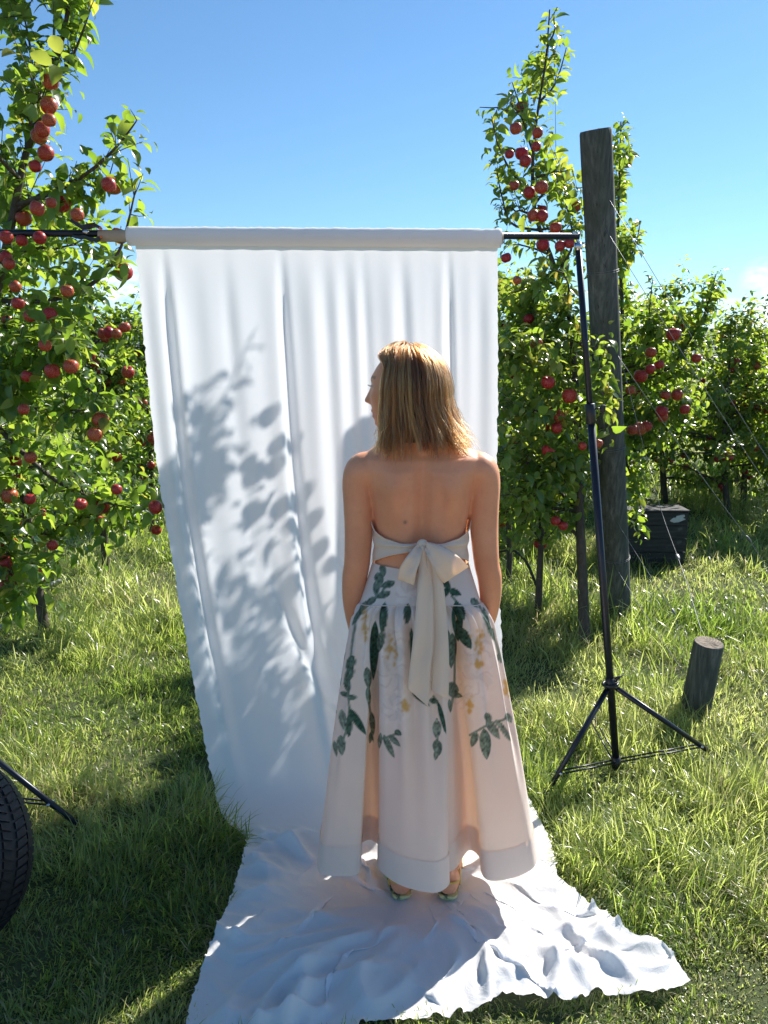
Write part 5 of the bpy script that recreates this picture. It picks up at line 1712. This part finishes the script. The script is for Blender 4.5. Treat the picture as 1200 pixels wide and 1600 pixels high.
# light wind-blown strands across the back of the head
nfly = 2
rf_ = np.random.RandomState(9)
FP = np.zeros((nfly, 18, 3))
for i in range(nfly):
    ps = rf_.uniform(1.9, 2.7); zz = rf_.uniform(1.43, 1.58)
    base_dir = math.cos(ps) * HF + math.sin(ps) * HL_
    st = HC + base_dir * 0.131; st[2] = zz
    dirv = np.array([rf_.uniform(0.5, 1.0), 0.0, -rf_.uniform(0.3, 0.85)])
    ln = rf_.uniform(0.04, 0.09)
    tt2 = np.linspace(0, 1, 18)[:, None]
    pth = st + dirv * ln * tt2 + np.array([0, 0.30, -0.5]) * (ln * tt2) ** 2 * 3
    rad_ = pth - HC; rad_[:, 2] = 0
    pth[:, 1] -= 0.002
    FP[i] = pth
hs_.append((FP, np.full(nfly, 0.5)))
HP = np.concatenate([h[0] for h in hs_]); HT = np.concatenate([h[1] for h in hs_])
hc_ = bpy.data.hair_curves.new('hair')
hc_.add_curves([18] * len(HP))
hc_.attributes['position'].data.foreach_set('vector', (HP - WO).astype(np.float32).ravel())
ra_ = hc_.attributes.get('radius') or hc_.attributes.new('radius', 'FLOAT', 'POINT')
ra_.data.foreach_set('value', np.concatenate([np.tile(np.concatenate([np.full(12, 0.00058), np.linspace(0.00056, 0.00020, 6)]), len(HP) - nfly), np.full(18 * nfly, 0.00012)]).astype(np.float32))
ta_ = hc_.attributes.new('hairtint', 'FLOAT', 'CURVE'); ta_.data.foreach_set('value', HT.astype(np.float32))
hc_.materials.append(MAT_HAIR)
hair = bpy.data.objects.new('hair', hc_); COL.objects.link(hair); hair.parent = WOM
# the mass of hair beneath the strands
nz, npp = 40, 72
CV = []
for i in range(nz):
    for k in range(npp):
        ps = 2 * math.pi * k / npp - math.pi
        tk = i / (nz - 1)
        lim = math.radians(82)
        if tk <= 0.45:
            an = math.radians(96) * tk / 0.45
            pse = ps if abs(ps) > lim else math.copysign(lerp(abs(ps), lim + 0.1 * abs(ps) / lim, smooth(max(0.0, (an - math.radians(28)) / math.radians(22)))), ps)
            p = HC + (0.101 * math.sin(an) * math.cos(pse)) * HF + (0.080 * math.sin(an) * math.sin(pse)) * HL_ + 0.112 * math.cos(an) * HU
        else:
            h = (tk - 0.45) / 0.55
            pse = ps if abs(ps) > lim else math.copysign(lim + 0.1 * abs(ps) / lim, ps)
            A = HC + (0.101 * math.cos(pse)) * HF + (0.080 * math.sin(pse)) * HL_
            wd_ = math.cos(pse) * HF + math.sin(pse) * HL_
            ba = math.atan2(wd_[1] / BOT_B, wd_[0] / BOT_A)
            B_ = np.array([BOT_C[0] + BOT_A * .84 * math.cos(ba), BOT_C[1] + BOT_B * .84 * math.sin(ba), 1.405])
            hg = float(smooth((math.radians(150) - abs(pse)) / math.radians(60))) * (pse > 0)
            B_[:2] = B_[:2] * (1 - hg) + A[:2] * hg
            p = lerp(A, B_, smooth(h) * .75 + .25 * h); p[2] = lerp(A[2], B_[2], h)
        CV.append(p - WO)
und = obj('hair_mass', CV, grid_faces(npp, nz, True)[:, ::-1], MAT_SCALP, WOM)
und.parent = hair

# ------------------------------------------------------------------ clothes: cloth materials
def cloth_mat(name, col, trans, mixf, attr=None):
    m = Mat(name)
    v_ = m.coord('Object')
    wv_ = m.noise(m.coord('Object', (1, 1, 0.25)), 900, 2, 0.5)
    c_ = m.mix(m.noise(v_, 12, 4), tuple(x * 0.95 for x in col), tuple(min(1, x * 1.04) for x in col))
    tcol = trans
    if attr:
        pr = m.attr(attr, 'Color')
        c_ = m.mix(1.0, c_, pr, 'MULTIPLY')
        tcol = m.mix(1.0, trans, pr, 'MULTIPLY')
    n_ = m.bump(wv_, 0.15, 0.0008)
    d_ = m.principled(Base_Color=c_, Roughness=0.80, Normal=n_)
    d_.inputs['Specular IOR Level'].default_value = 0.2
    d_.inputs['Sheen Weight'].default_value = 0.10
    t_ = m.node('ShaderNodeBsdfTranslucent'); m.set(t_, 'Color', tcol); m.set(t_, 'Normal', n_)
    x_ = m.node('ShaderNodeMixShader'); x_.inputs[0].default_value = mixf
    m.l.new(d_.outputs[0], x_.inputs[1]); m.l.new(t_.outputs[0], x_.inputs[2])
    return m.done(x_.outputs[0])
MAT_SKIRT = cloth_mat('printed_cream_linen', (0.88, 0.825, 0.77), (0.90, 0.64, 0.42), 0.33, 'print')
MAT_HEM = cloth_mat('cream_linen_doubled', (0.86, 0.79, 0.73), (0.88, 0.62, 0.42), 0.28)
MAT_TOP = cloth_mat('cream_satin_linen', (0.91, 0.81, 0.69), (0.92, 0.70, 0.48), 0.36)

def solid(o, th):
    m_ = o.modifiers.new('thickness', 'SOLIDIFY'); m_.thickness = th; m_.offset = 0.0
    return o

# top: a wrapped band tied at the back
na2, nr2 = 220, 18
aa2 = np.linspace(-np.pi / 2, 1.5 * np.pi, na2)
def band_limits(a):
    q = np.abs(np.angle(np.exp(1j * (a + np.pi / 2)))) / (np.pi / 2)       # 0 back centre, 1 sides, 2 front
    top_ = np.interp(q, [0, .25, .5, .75, .92, 1.1, 1.35, 1.7, 2], [1.136, 1.136, 1.143, 1.160, 1.180, 1.205, 1.235, 1.250, 1.245])
    bot_ = np.interp(q, [0, .2, .5, .8, 1.0, 1.4, 2], [1.121, 1.112, 1.090, 1.070, 1.062, 1.066, 1.072])
    return q, top_, bot_
q2, zt2, zb2 = band_limits(aa2)
rowt = np.linspace(0, 1, nr2)
zz2 = zb2[None] * (1 - rowt[:, None]) + zt2[None] * rowt[:, None]
near_knot = np.exp(-(q2 / 0.5) ** 2)
off2 = 0.0085 + 0.010 * near_knot[None] + 0.0032 * np.sin(rowt[:, None] * (9 + 4 * q2[None]) + 2.0 * q2[None]) * np.exp(-(q2[None] / 0.9) ** 2) + 0.0015 * np.sin(rowt[:, None] * 17 + 5 * q2[None])
TVb = torso(zz2, np.broadcast_to(aa2[None], zz2.shape), off2)
# the band stands off the hollow of the spine instead of following it
flat = np.exp(-((TVb[..., 0] - CX) / 0.035) ** 2) * (TVb[..., 1] < 2.1)
TVb[..., 1] -= 0.007 * flat
top_o = solid(obj('wrap_top', TVb.reshape(-1, 3) - WO, grid_faces(na2, nr2), MAT_TOP, WOM), 0.0022)

def ribbon(name, pts, parent, nn=46, fold=0.0, cut=0.0, seed=0, mat=None, sag=0.0):
    """flat strip through (px, py, depth, width in px, tilt of its width in degrees); cut slants the end"""
    r = np.random.RandomState(seed)
    C = catmull(np.array(pts, float), nn)
    m_ = 9
    V = []
    for i in range(nn):
        px, py, d, w, ang = C[i]
        a_ = math.radians(ang)
        for j in range(m_):
            q = j / (m_ - 1) * 2 - 1
            x_ = px + math.cos(a_) * q * w / 2; y_ = py + math.sin(a_) * q * w / 2
            if i > nn - 8:
                y_ += cut * q * (i - nn + 8) / 7.0
            dd = d + fold * math.sin(q * 3.0 + i * 0.07 + seed) + 0.0015 * math.sin(i * 0.5 + q * 2 + seed)
            V.append(np.array(at(x_, y_, dd)[:]) - WO)
    o = obj(name, V, grid_faces(m_, nn), mat or MAT_TOP, parent)
    return solid(o, 0.0016)

bow = empty('bow', tuple(np.array(at(659, 851, 1.99)[:]) - WO)); bow.parent = WOM
WO_keep = WO.copy()
WO = WO_keep + np.array(bow.location[:])
# knot
kc = np.array(at(660, 851, 1.988)[:]) - WO
s = Soup()
V = []
for i in range(15):
    for k in range(22):
        p_, q_ = math.pi * i / 14, 2 * math.pi * k / 22
        wr = 1 + 0.10 * math.sin(5 * q_ + 3 * p_)
        V.append(kc + np.array([0.0145 * wr * math.sin(p_) * math.cos(q_), -0.010 * wr * math.sin(p_) * math.sin(q_), 0.0150 * math.cos(p_)]))
s.add(V, [tuple(f) for f in grid_faces(22, 15, True)])
s.build('knot', MAT_TOP, bow)
ribbon('tail', [(669, 853, 1.985, 10, 0), (676, 880, 1.972, 18, 0), (683, 930, 1.952, 24, 0), (687, 1000, 1.935, 27, 2), (688, 1055, 1.925, 27, 2), (687, 1086, 1.920, 27, 2)], bow, fold=0.004, cut=7, seed=2)
ribbon('tail', [(661, 853, 1.980, 9, 0), (663, 885, 1.966, 17, 0), (664, 930, 1.946, 25, 0), (661, 1000, 1.926, 32, 0), (656, 1050, 1.916, 33, 0), (653, 1090, 1.908, 32, 0)], bow, fold=0.005, cut=14, seed=5)
ribbon('loop', [(656, 851, 1.985, 9, 10), (646, 872, 1.955, 22, 12), (637, 893, 1.948, 27, 15), (634, 908, 1.955, 27, 18), (634, 906, 1.968, 26, 18), (641, 888, 1.978, 22, 14), (651, 864, 1.986, 12, 10), (657, 852, 1.990, 7, 10)], bow, nn=60, fold=0.0035, seed=7)
ribbon('loop', [(664, 850, 1.985, 10, -40), (680, 862, 1.945, 28, -38), (697, 880, 1.930, 42, -36), (710, 895, 1.938, 46, -34), (712, 897, 1.958, 45, -34), (698, 880, 1.972, 38, -38), (680, 862, 1.982, 24, -40), (664, 851, 1.990, 9, -40)], bow, nn=70, fold=0.006, seed=9)
WO = WO_keep

# skirt: yoke, gathered panel, hem band
SEAM_Z = lambda a: 0.958 + 0.014 * np.clip(-np.sin(a), 0, 1) - 0.014 * np.abs(np.cos(a)) ** 2
ny = 26
aay = np.linspace(-np.pi, np.pi, 300, endpoint=False)
rowy = np.linspace(0, 1, ny)[:, None]
zty = 1.064 + 0 * aay
zy = SEAM_Z(aay)[None] * (1 - rowy) + zty[None] * rowy
offy = 0.0075 + 0.006 * (1 - rowy) + 0 * aay[None]
YV = torso(zy, np.broadcast_to(aay[None], zy.shape), offy)
flat = np.exp(-((YV[..., 0] - CX) / 0.05) ** 2) * (YV[..., 1] < 2.1)
YV[..., 1] -= 0.006 * flat
HEM = [(-180, -.200, 2.10), (-166, -.190, 2.01), (-152, -.160, 1.985), (-138, -.112, 1.978), (-133, -.074, 1.992), (-131, -.072, 2.040), (-129.5, -.088, 2.105), (-127, -.045, 2.150), (-125, -.006, 2.105), (-123.5, -.018, 2.035), (-121, .002, 1.990), (-110, .045, 1.955), (-97, .095, 1.943),
       (-84, .145, 1.943), (-77.5, .174, 1.962), (-75.8, .190, 1.990), (-74, .184, 2.030), (-71, .215, 2.056), (-67, .262, 2.140), (-64.6, .294, 2.110), (-63, .292, 2.040), (-61, .304, 2.002), (-50, .345, 1.993), (-35, .405, 2.003), (-18, .448, 2.03), (0, .462, 2.10), (28, .43, 2.25), (48, .35, 2.31),
       (62, .30, 2.26), (75, .22, 2.33), (95, .10, 2.36), (115, .00, 2.34), (128, -.06, 2.27), (140, -.12, 2.28), (160, -.18, 2.20)]
Hm = np.array(HEM, float)
NC = 520
hcx = catmull(Hm[:, 1:], NC, True)
ang_c = np.interp(np.linspace(0, len(Hm), NC, endpoint=False), np.arange(len(Hm) + 1), np.append(Hm[:, 0], 180.0)) * np.pi / 180
seam = torso(SEAM_Z(ang_c), ang_c, 0.0130)
NS = 250
vv = np.linspace(0, 1, NS)
hz = 0.138 + 0.008 * np.sin(ang_c * 2 + 1) + 0.010 * np.sin(ang_c * 3 + 2) + 0.020 * np.clip(np.sin(ang_c), 0, 1)
s_c = np.concatenate([[0], np.cumsum(np.linalg.norm(np.diff(hcx, axis=0), axis=1))])
gath = 0.6 * np.sin(ang_c * 36 + 2 * np.sin(ang_c * 5)) + 0.5 * np.sin(ang_c * 53 + 1 + 2 * np.sin(ang_c * 3))
gath2 = np.sin(ang_c * 19 + 1.3 * np.sin(ang_c * 4))
SV = np.zeros((NS, NC, 3))
# fold depth eases in: the upper skirt follows a smoothed hem curve
sm = hcx.copy()
for _ in range(260):
    sm = 0.5 * sm + 0.25 * (np.roll(sm, 1, 0) + np.roll(sm, -1, 0))
for i, v_ in enumerate(vv):
    e = v_ ** 0.72
    k = smooth(np.array((v_ - 0.04) / 0.62))
    tgt = sm * (1 - k) + hcx * k
    xy = seam[:, :2] * (1 - e) + tgt * e
    out = xy - np.array([CX, 2.1]); out /= np.linalg.norm(out, axis=1)[:, None]
    g1 = 0.0110 * gath * (1 - smooth(np.array(v_ / 0.36))) * smooth(np.array(v_ / 0.012 + 0.15)) + 0.0160 * gath2 * smooth(np.array(v_ / 0.08)) * (1 - smooth(np.array((v_ - 0.15) / 0.75)))
    puff = (0.25 + 0.75 * np.abs(np.sin(ang_c)) ** 1.5) * (0.010 * math.sin(min(v_ / 0.12, 1) * math.pi) + 0.008 * smooth(np.array(v_ / 0.03)) * (1 - smooth(np.array((v_ - 0.1) / 0.3))))
    g1 = g1 * (0.35 + 0.65 * np.abs(np.sin(ang_c)))
    xy = xy + out * (g1 + puff)[:, None]
    SV[i, :, :2] = xy
    SV[i, :, 2] = seam[:, 2] * (1 - v_) + hz * v_
# ---- the printed pattern: sprays of leaves, pale blooms and gold stamens
def print_colours(V, front_only, seed):
    x_, y_, dp = project(V)
    n = len(V)
    col = np.ones((n, 3))
    back = V[:, 1] < 2.095
    LEAVES = [(388, 88, 50, 30, 80, .5), (372, 125, 50, 40, 70, .5), (408, 150, 60, 32, 160, .4), (358, 165, 60, 28, 95, .5), (388, 195, 62, 32, 160, .5), (335, 222, 46, 28, 150, .5), (668, 150, 55, 30, 60, .15), (660, 188, 42, 30, 120, .1), (705, 185, 50, 32, 20, .1),
              (350, 440, 225, 40, 92, .1), (390, 300, 125, 36, 95, .2), (378, 400, 85, 32, 100, .4), (495, 280, 80, 34, 92, .3), (516, 430, 160, 22, 88, .2), (300, 255, 66, 30, 120, .5), (275, 290, 80, 22, 120, .4), (245, 500, 72, 38, 105, .4), (240, 545, 72, 36, 110, .4),
              (232, 590, 66, 30, 80, .4), (225, 632, 46, 24, 20, .4), (255, 645, 38, 24, 0, .4), (322, 560, 84, 34, 85, .5), (325, 640, 74, 24, 85, .5), (278, 752, 118, 34, 57, .1), (240, 770, 90, 30, 92, .2), (213, 745, 84, 34, 80, .75), (205, 855, 78, 38, 85, .6), (180, 870, 64, 20, 80, .5),
              (342, 760, 92, 26, 85, .4), (337, 832, 62, 22, 85, .3), (375, 835, 62, 20, 95, .5), (415, 860, 98, 28, 65, .5), (440, 835, 62, 26, 45, .5), (455, 800, 32, 26, 30, .3), (555, 650, 92, 28, 40, .2), (612, 660, 38, 26, 10, .3), (648, 735, 130, 22, 76, .1), (625, 785, 74, 38, 90, .75),
              (628, 865, 64, 40, 80, .5), (622, 895, 48, 24, 100, .6), (715, 310, 155, 48, 88, .1), (748, 385, 95, 46, 60, .15), (735, 270, 66, 28, 75, .2), (690, 440, 135, 42, 92, .35), (670, 380, 62, 28, 85, .4), (695, 602, 54, 42, 30, .4), (705, 632, 60, 30, 15, .4), (682, 682, 54, 18, 85, .5),
              (790, 230, 44, 30, 60, .5), (845, 312, 115, 24, 75, .5), (872, 372, 66, 20, 75, .5), (900, 475, 44, 20, 70, .6), (788, 830, 62, 32, 110, .5), (838, 850, 118, 48, 85, .5), (872, 785, 92, 38, 55, .6), (925, 798, 82, 26, 58, .65), (905, 770, 60, 24, 50, .65), (940, 735, 42, 28, 60, .55), (850, 735, 44, 30, 65, .5)]
    r = np.random.RandomState(seed)
    pale = np.exp(-(((x_ - 612) / 30) ** 2 + ((y_ - 1040) / 70) ** 2)) + np.exp(-(((x_ - 745) / 34) ** 2 + ((y_ - 1050) / 70) ** 2)) + np.exp(-(((x_ - 640) / 22) ** 2 + ((y_ - 925) / 16) ** 2)) + np.exp(-(((x_ - 570) / 20) ** 2 + ((y_ - 985) / 60) ** 2)) + .8 * np.exp(-(((x_ - 620) / 26) ** 2 + ((y_ - 1110) / 30) ** 2))
    fl = Field(seed + 5, 0.03); fl2 = Field(seed + 6, 0.02)
    pat = np.clip(pale, 0, 1)[:, None] * (0.75 + 0.25 * np.clip(fl(V[:, 0], V[:, 2]), -1, 1))[:, None]
    col = col * (1 - pat) + np.array([1.08, 1.16, 1.24]) * pat
    wash = (np.clip(pale, 0, 1) * np.clip(fl2(V[:, 0], V[:, 2]) - 0.6, 0, 1) * 0.35)[:, None]
    def stamp(cx_, cy_, L, W, ang, shade, sel):
        a_ = math.radians(ang)
        dx, dy = x_ - cx_, y_ - cy_
        u_ = (dx * math.cos(a_) + dy * math.sin(a_)) / (L / 2); w_ = (-dx * math.sin(a_) + dy * math.cos(a_)) / (W / 2)
        lim = np.clip(1 - np.abs(u_) ** 2.2, 0, 1) ** 0.75 * (1 - 0.22 * u_)
        ins = np.clip((lim - np.abs(w_)) * (W / 2) / 1.2, 0, 1) * (np.abs(u_) < 1) * sel
        c0_ = lerp(np.array([0.012, 0.090, 0.062]), np.array([0.38, 0.50, 0.46]), shade)
        vein = np.exp(-(w_ / 0.10) ** 2) * 0.25 + 0.35 * (w_ > 0) * shade
        cc = c0_[None] * (1 + vein[:, None] * 1.2) * (1 + 0.24 * fl(V[:, 0] * 2, V[:, 2] * 2))[:, None]
        return ins[:, None], cc
    def stroke(pts, w_px, c_, k_=0.9):
        Q = catmull(np.array(pts, float), 180)
        X_, Y_ = 460 + Q[:, 0] / 2.807, 860 + Q[:, 1] / 2.807
        dmin = np.full(n, 1e9)
        near_ = (x_ > X_.min() - 6) & (x_ < X_.max() + 6) & (y_ > Y_.min() - 6) & (y_ < Y_.max() + 6) & back
        ii = np.where(near_)[0]
        if len(ii):
            dmin[ii] = np.sqrt(((x_[ii, None] - X_) ** 2 + (y_[ii, None] - Y_) ** 2).min(1))
        i_ = (np.clip(w_px - dmin + 0.5, 0, 1) * k_)[:, None]
        col[:] = col * (1 - i_) + np.array(c_) * i_
    # pale watercolour blooms
    for bx, by, br in ((430, 540, 62), (800, 560, 60), (430, 420, 55), (805, 440, 55), (740, 640, 45), (440, 690, 45), (500, 195, 50), (620, 560, 40)):
        for q in range(7):
            a_ = q * 2 * math.pi / 7 + bx
            i_, _c = stamp(460 + (bx + br * .55 * math.cos(a_)) / 2.807, 860 + (by + br * .8 * math.sin(a_)) / 2.807, br * 1.35 / 2.807, br * 1.0 / 2.807, math.degrees(a_), .5, back)
            tone_p = np.array([1.10, 1.16, 1.22]) * (1 - 0.10 * (q % 3))
            i_ = i_ * 0.55
            col[:] = col * (1 - i_) + tone_p * i_
            stroke([(bx + br * .3 * math.cos(a_), by + br * .4 * math.sin(a_)), (bx + br * .8 * math.cos(a_ + .25), by + br * 1.1 * math.sin(a_ + .25)), (bx + br * 1.1 * math.cos(a_ + .55), by + br * 1.2 * math.sin(a_ + .55))], 1.5, (0.78, 0.78, 0.84), 0.40)
    for st_ in ([(300, 250), (345, 225), (372, 160), (390, 70)], [(385, 180), (405, 150)], [(270, 300), (245, 480), (235, 600), (240, 700), (230, 780), (205, 850)], [(240, 690), (285, 750)], [(330, 540), (325, 650), (340, 760), (335, 850)],
                [(370, 830), (420, 815), (458, 798)], [(610, 640), (640, 700), (660, 790)], [(625, 740), (628, 870)], [(770, 810), (850, 765), (910, 745), (945, 730)], [(850, 735), (860, 760)], [(690, 200), (715, 250), (705, 420), (700, 600), (685, 700)], [(660, 190), (690, 175), (720, 190)], [(800, 220), (850, 320), (880, 390), (905, 480)]):
        stroke(st_, 1.9, (0.20, 0.32, 0.27))
    for zx, zy, L, W, ang, sh in LEAVES:
        i_, c_ = stamp(460 + zx / 2.807, 860 + zy / 2.807, L / 2.807 * 1.18, W / 2.807 * 1.10, ang, sh * 0.85, back)
        col[:] = col * (1 - i_) + c_ * i_
    for zx, zy, w_, h_ in ((428, 445, 26, 60), (812, 400, 26, 50), (810, 497, 26, 18), (485, 682, 14, 30), (768, 675, 10, 30), (928, 600, 14, 34), (310, 335, 12, 60), (765, 60, 20, 20), (540, 80, 12, 14)):
        for q in range(26):
            cx_, cy_ = 460 + (zx + r.normal(0, w_ / 2)) / 2.807, 860 + (zy + r.normal(0, h_ / 2)) / 2.807
            i_ = (np.exp(-(((x_ - cx_) / 2.0) ** 2 + ((y_ - cy_) / 2.8) ** 2)) * back * 0.85)[:, None]
            col[:] = col * (1 - i_) + np.array([0.80, 0.60, 0.22]) * i_
    return np.clip(col, 0, 1.3)
def rgba(c): return np.concatenate([c, np.ones((len(c), 1))], 1)
def front_print(V, col, seed):
    """the same kind of sprays on the side that the photograph does not show"""
    r = np.random.RandomState(seed)
    sel = V[:, 1] > 2.095
    for k in range(46):
        cx_, cz_ = r.uniform(-0.15, 0.42), r.uniform(0.5, 1.0)
        a_ = r.uniform(0, 3.14); L, W = r.uniform(.03, .06), r.uniform(.010, .018)
        dx, dz = V[:, 0] - cx_, V[:, 2] - cz_
        u_ = (dx * math.cos(a_) + dz * math.sin(a_)) / L; w_ = (-dx * math.sin(a_) + dz * math.cos(a_)) / W
        i_ = (np.clip((np.clip(1 - np.abs(u_) ** 2.2, 0, 1) ** .75 - np.abs(w_)) * 8, 0, 1) * (np.abs(u_) < 1) * sel)[:, None]
        col[:] = col * (1 - i_) + lerp(np.array([0.03, 0.14, 0.11]), np.array([0.44, 0.56, 0.53]), r.uniform(0, 1)) * i_
    return col
skirt = empty('skirt', (0, 0, 0)); skirt.parent = WOM
fl_s = SV.reshape(-1, 3)
pm = new_mesh('gathered_panel', fl_s - WO, grid_faces(NC, NS, True)[:, ::-1])
set_attr(pm, 'print', rgba(front_print(fl_s, print_colours(fl_s, True, 3), 4)), 'POINT', 'FLOAT_COLOR')
link('gathered_panel', pm, MAT_SKIRT, skirt)
fl_y = YV.reshape(-1, 3)
ym = new_mesh('yoke', fl_y - WO, grid_faces(300, ny, True))
set_attr(ym, 'print', rgba(front_print(fl_y, print_colours(fl_y, True, 3), 5)), 'POINT', 'FLOAT_COLOR')
link('yoke', ym, MAT_SKIRT, skirt)
# hem band, a doubled strip just proud of the panel
i0 = int(NS * 0.885)
HB = SV[i0::2].copy()
nrm2 = np.stack([np.gradient(HB[-1, :, 1]), -np.gradient(HB[-1, :, 0])], -1); nrm2 /= np.linalg.norm(nrm2, axis=1)[:, None] + 1e-9
if np.mean((nrm2 * (HB[-1, :, :2] - np.array([CX, 2.1]))).sum(1)) < 0: nrm2 = -nrm2
HB[..., :2] += nrm2[None] * 0.0022
HB[-1, :, 2] -= 0.0015
obj('hem_band', HB.reshape(-1, 3) - WO, grid_faces(NC, len(HB), True)[:, ::-1], MAT_HEM, skirt)
# seam stitching between yoke and gathers
sp0 = torso(SEAM_Z(aay), aay, 0.0150); sp0 = np.concatenate([sp0, sp0[:1]])
obj('waist_seam', *tube(sp0 - WO, 0.0016, 5, False), MAT_HEM, skirt)

# ------------------------------------------------------------------ sandals
MAT_STRAP = simple('yellow_leather', (0.62, 0.40, 0.075), 0.42, 0, 0.15, 60, 0.15)
sm_ = Mat('printed_sole')
sv2 = sm_.coord('Object')
scl = sm_.ramp(sm_.noise(sv2, 34, 3), [(0.40, (0.045, 0.10, 0.085)), (0.50, (0.62, 0.60, 0.26)), (0.75, (0.70, 0.66, 0.40))])
MAT_SOLE = sm_.done(sm_.principled(Base_Color=scl, Roughness=0.5).outputs[0])
for k, (hc, d, sd) in enumerate(FEET):
    sa = empty('sandal', tuple(hc * [1, 1, 0] + np.array([0, 0, 0.010]) - WO)); sa.parent = WOM
    O = WO + np.array(sa.location[:])
    # sole outline
    prof = [(-.028, .020), (-.016, .029), (.02, .032), (.07, .034), (.12, .042), (.16, .044), (.195, .036), (.215, .018)]
    left = [hc + d * y_ + sd * x_ for y_, x_ in prof]; right = [hc + d * y_ - sd * x_ for y_, x_ in prof[::-1]]
    ring = np.array(left + right); nn = len(ring)
    yy_ = np.array([p[0] for p in prof] + [p[0] for p in prof[::-1]])
    ztop = np.interp(yy_, [-.028, .02, .12, .215], [.030, .030, .026, .026]); zbot = ztop - 0.009
    V = np.concatenate([np.c_[ring[:, :2], zbot], np.c_[ring[:, :2], ztop]]) - O
    F = [tuple(range(nn)), tuple(range(2 * nn - 1, nn - 1, -1))] + [(i, nn + i, nn + (i + 1) % nn, (i + 1) % nn) for i in range(nn)]
    obj('sole', V, F, MAT_SOLE, sa, False)
    # low block heel
    s = Soup(); hb = []
    for z_, f in ((0.008, 0.86), (0.0215, 1.0)):
        for i in range(16):
            q = 2 * math.pi * i / 16
            hb.append(hc * [1, 1, 0] + d * (.002 + .026 * f * math.cos(q)) + sd * .024 * f * math.sin(q) + np.array([0, 0, z_]))
    s.add(np.array(hb) - O, [tuple(f) for f in grid_faces(16, 2, True)] + [tuple(range(15, -1, -1)), tuple(16 + i for i in range(16))])
    s.build('heel_block', MAT_SOLE, sa)
    inner = 1 if k == 0 else -1
    def strap(pts):
        P = catmull([list(p) for p in pts], 22)
        obj('strap', *tube(P - O, 0.0034, 7), MAT_STRAP, sa)
    strap([hc + sd * inner * .034 + d * .03 + [0, 0, .046], hc + sd * inner * .036 + d * .010 + [0, 0, .066], hc + sd * inner * .024 - d * .026 + [0, 0, .088], hc - d * .040 + [0, 0, .096], hc - sd * inner * .026 - d * .024 + [0, 0, .090], hc - sd * inner * .034 + d * .02 + [0, 0, .070]])
    strap([hc + sd * inner * .034 - d * .004 + [0, 0, .046], hc + sd * inner * .037 + d * .012 + [0, 0, .074], hc + sd * inner * .030 + d * .04 + [0, 0, .100], hc + d * .062 + [0, 0, .112], hc - sd * inner * .030 + d * .04 + [0, 0, .100], hc - sd * inner * .036 + d * .004 + [0, 0, .060]])
    strap([hc + sd * .041 + d * .115 + [0, 0, .036], hc + sd * .032 + d * .120 + [0, 0, .072], hc + d * .124 + [0, 0, .086], hc - sd * .032 + d * .120 + [0, 0, .072], hc - sd * .041 + d * .115 + [0, 0, .036]])
    strap([hc + sd * inner * .034 + d * .0 + [0, 0, .042], hc + sd * inner * .044 - d * .012 + [0, 0, .050], hc + sd * inner * .058 - d * .006 + [0, 0, .046], hc + sd * inner * .050 + d * .012 + [0, 0, .042]])
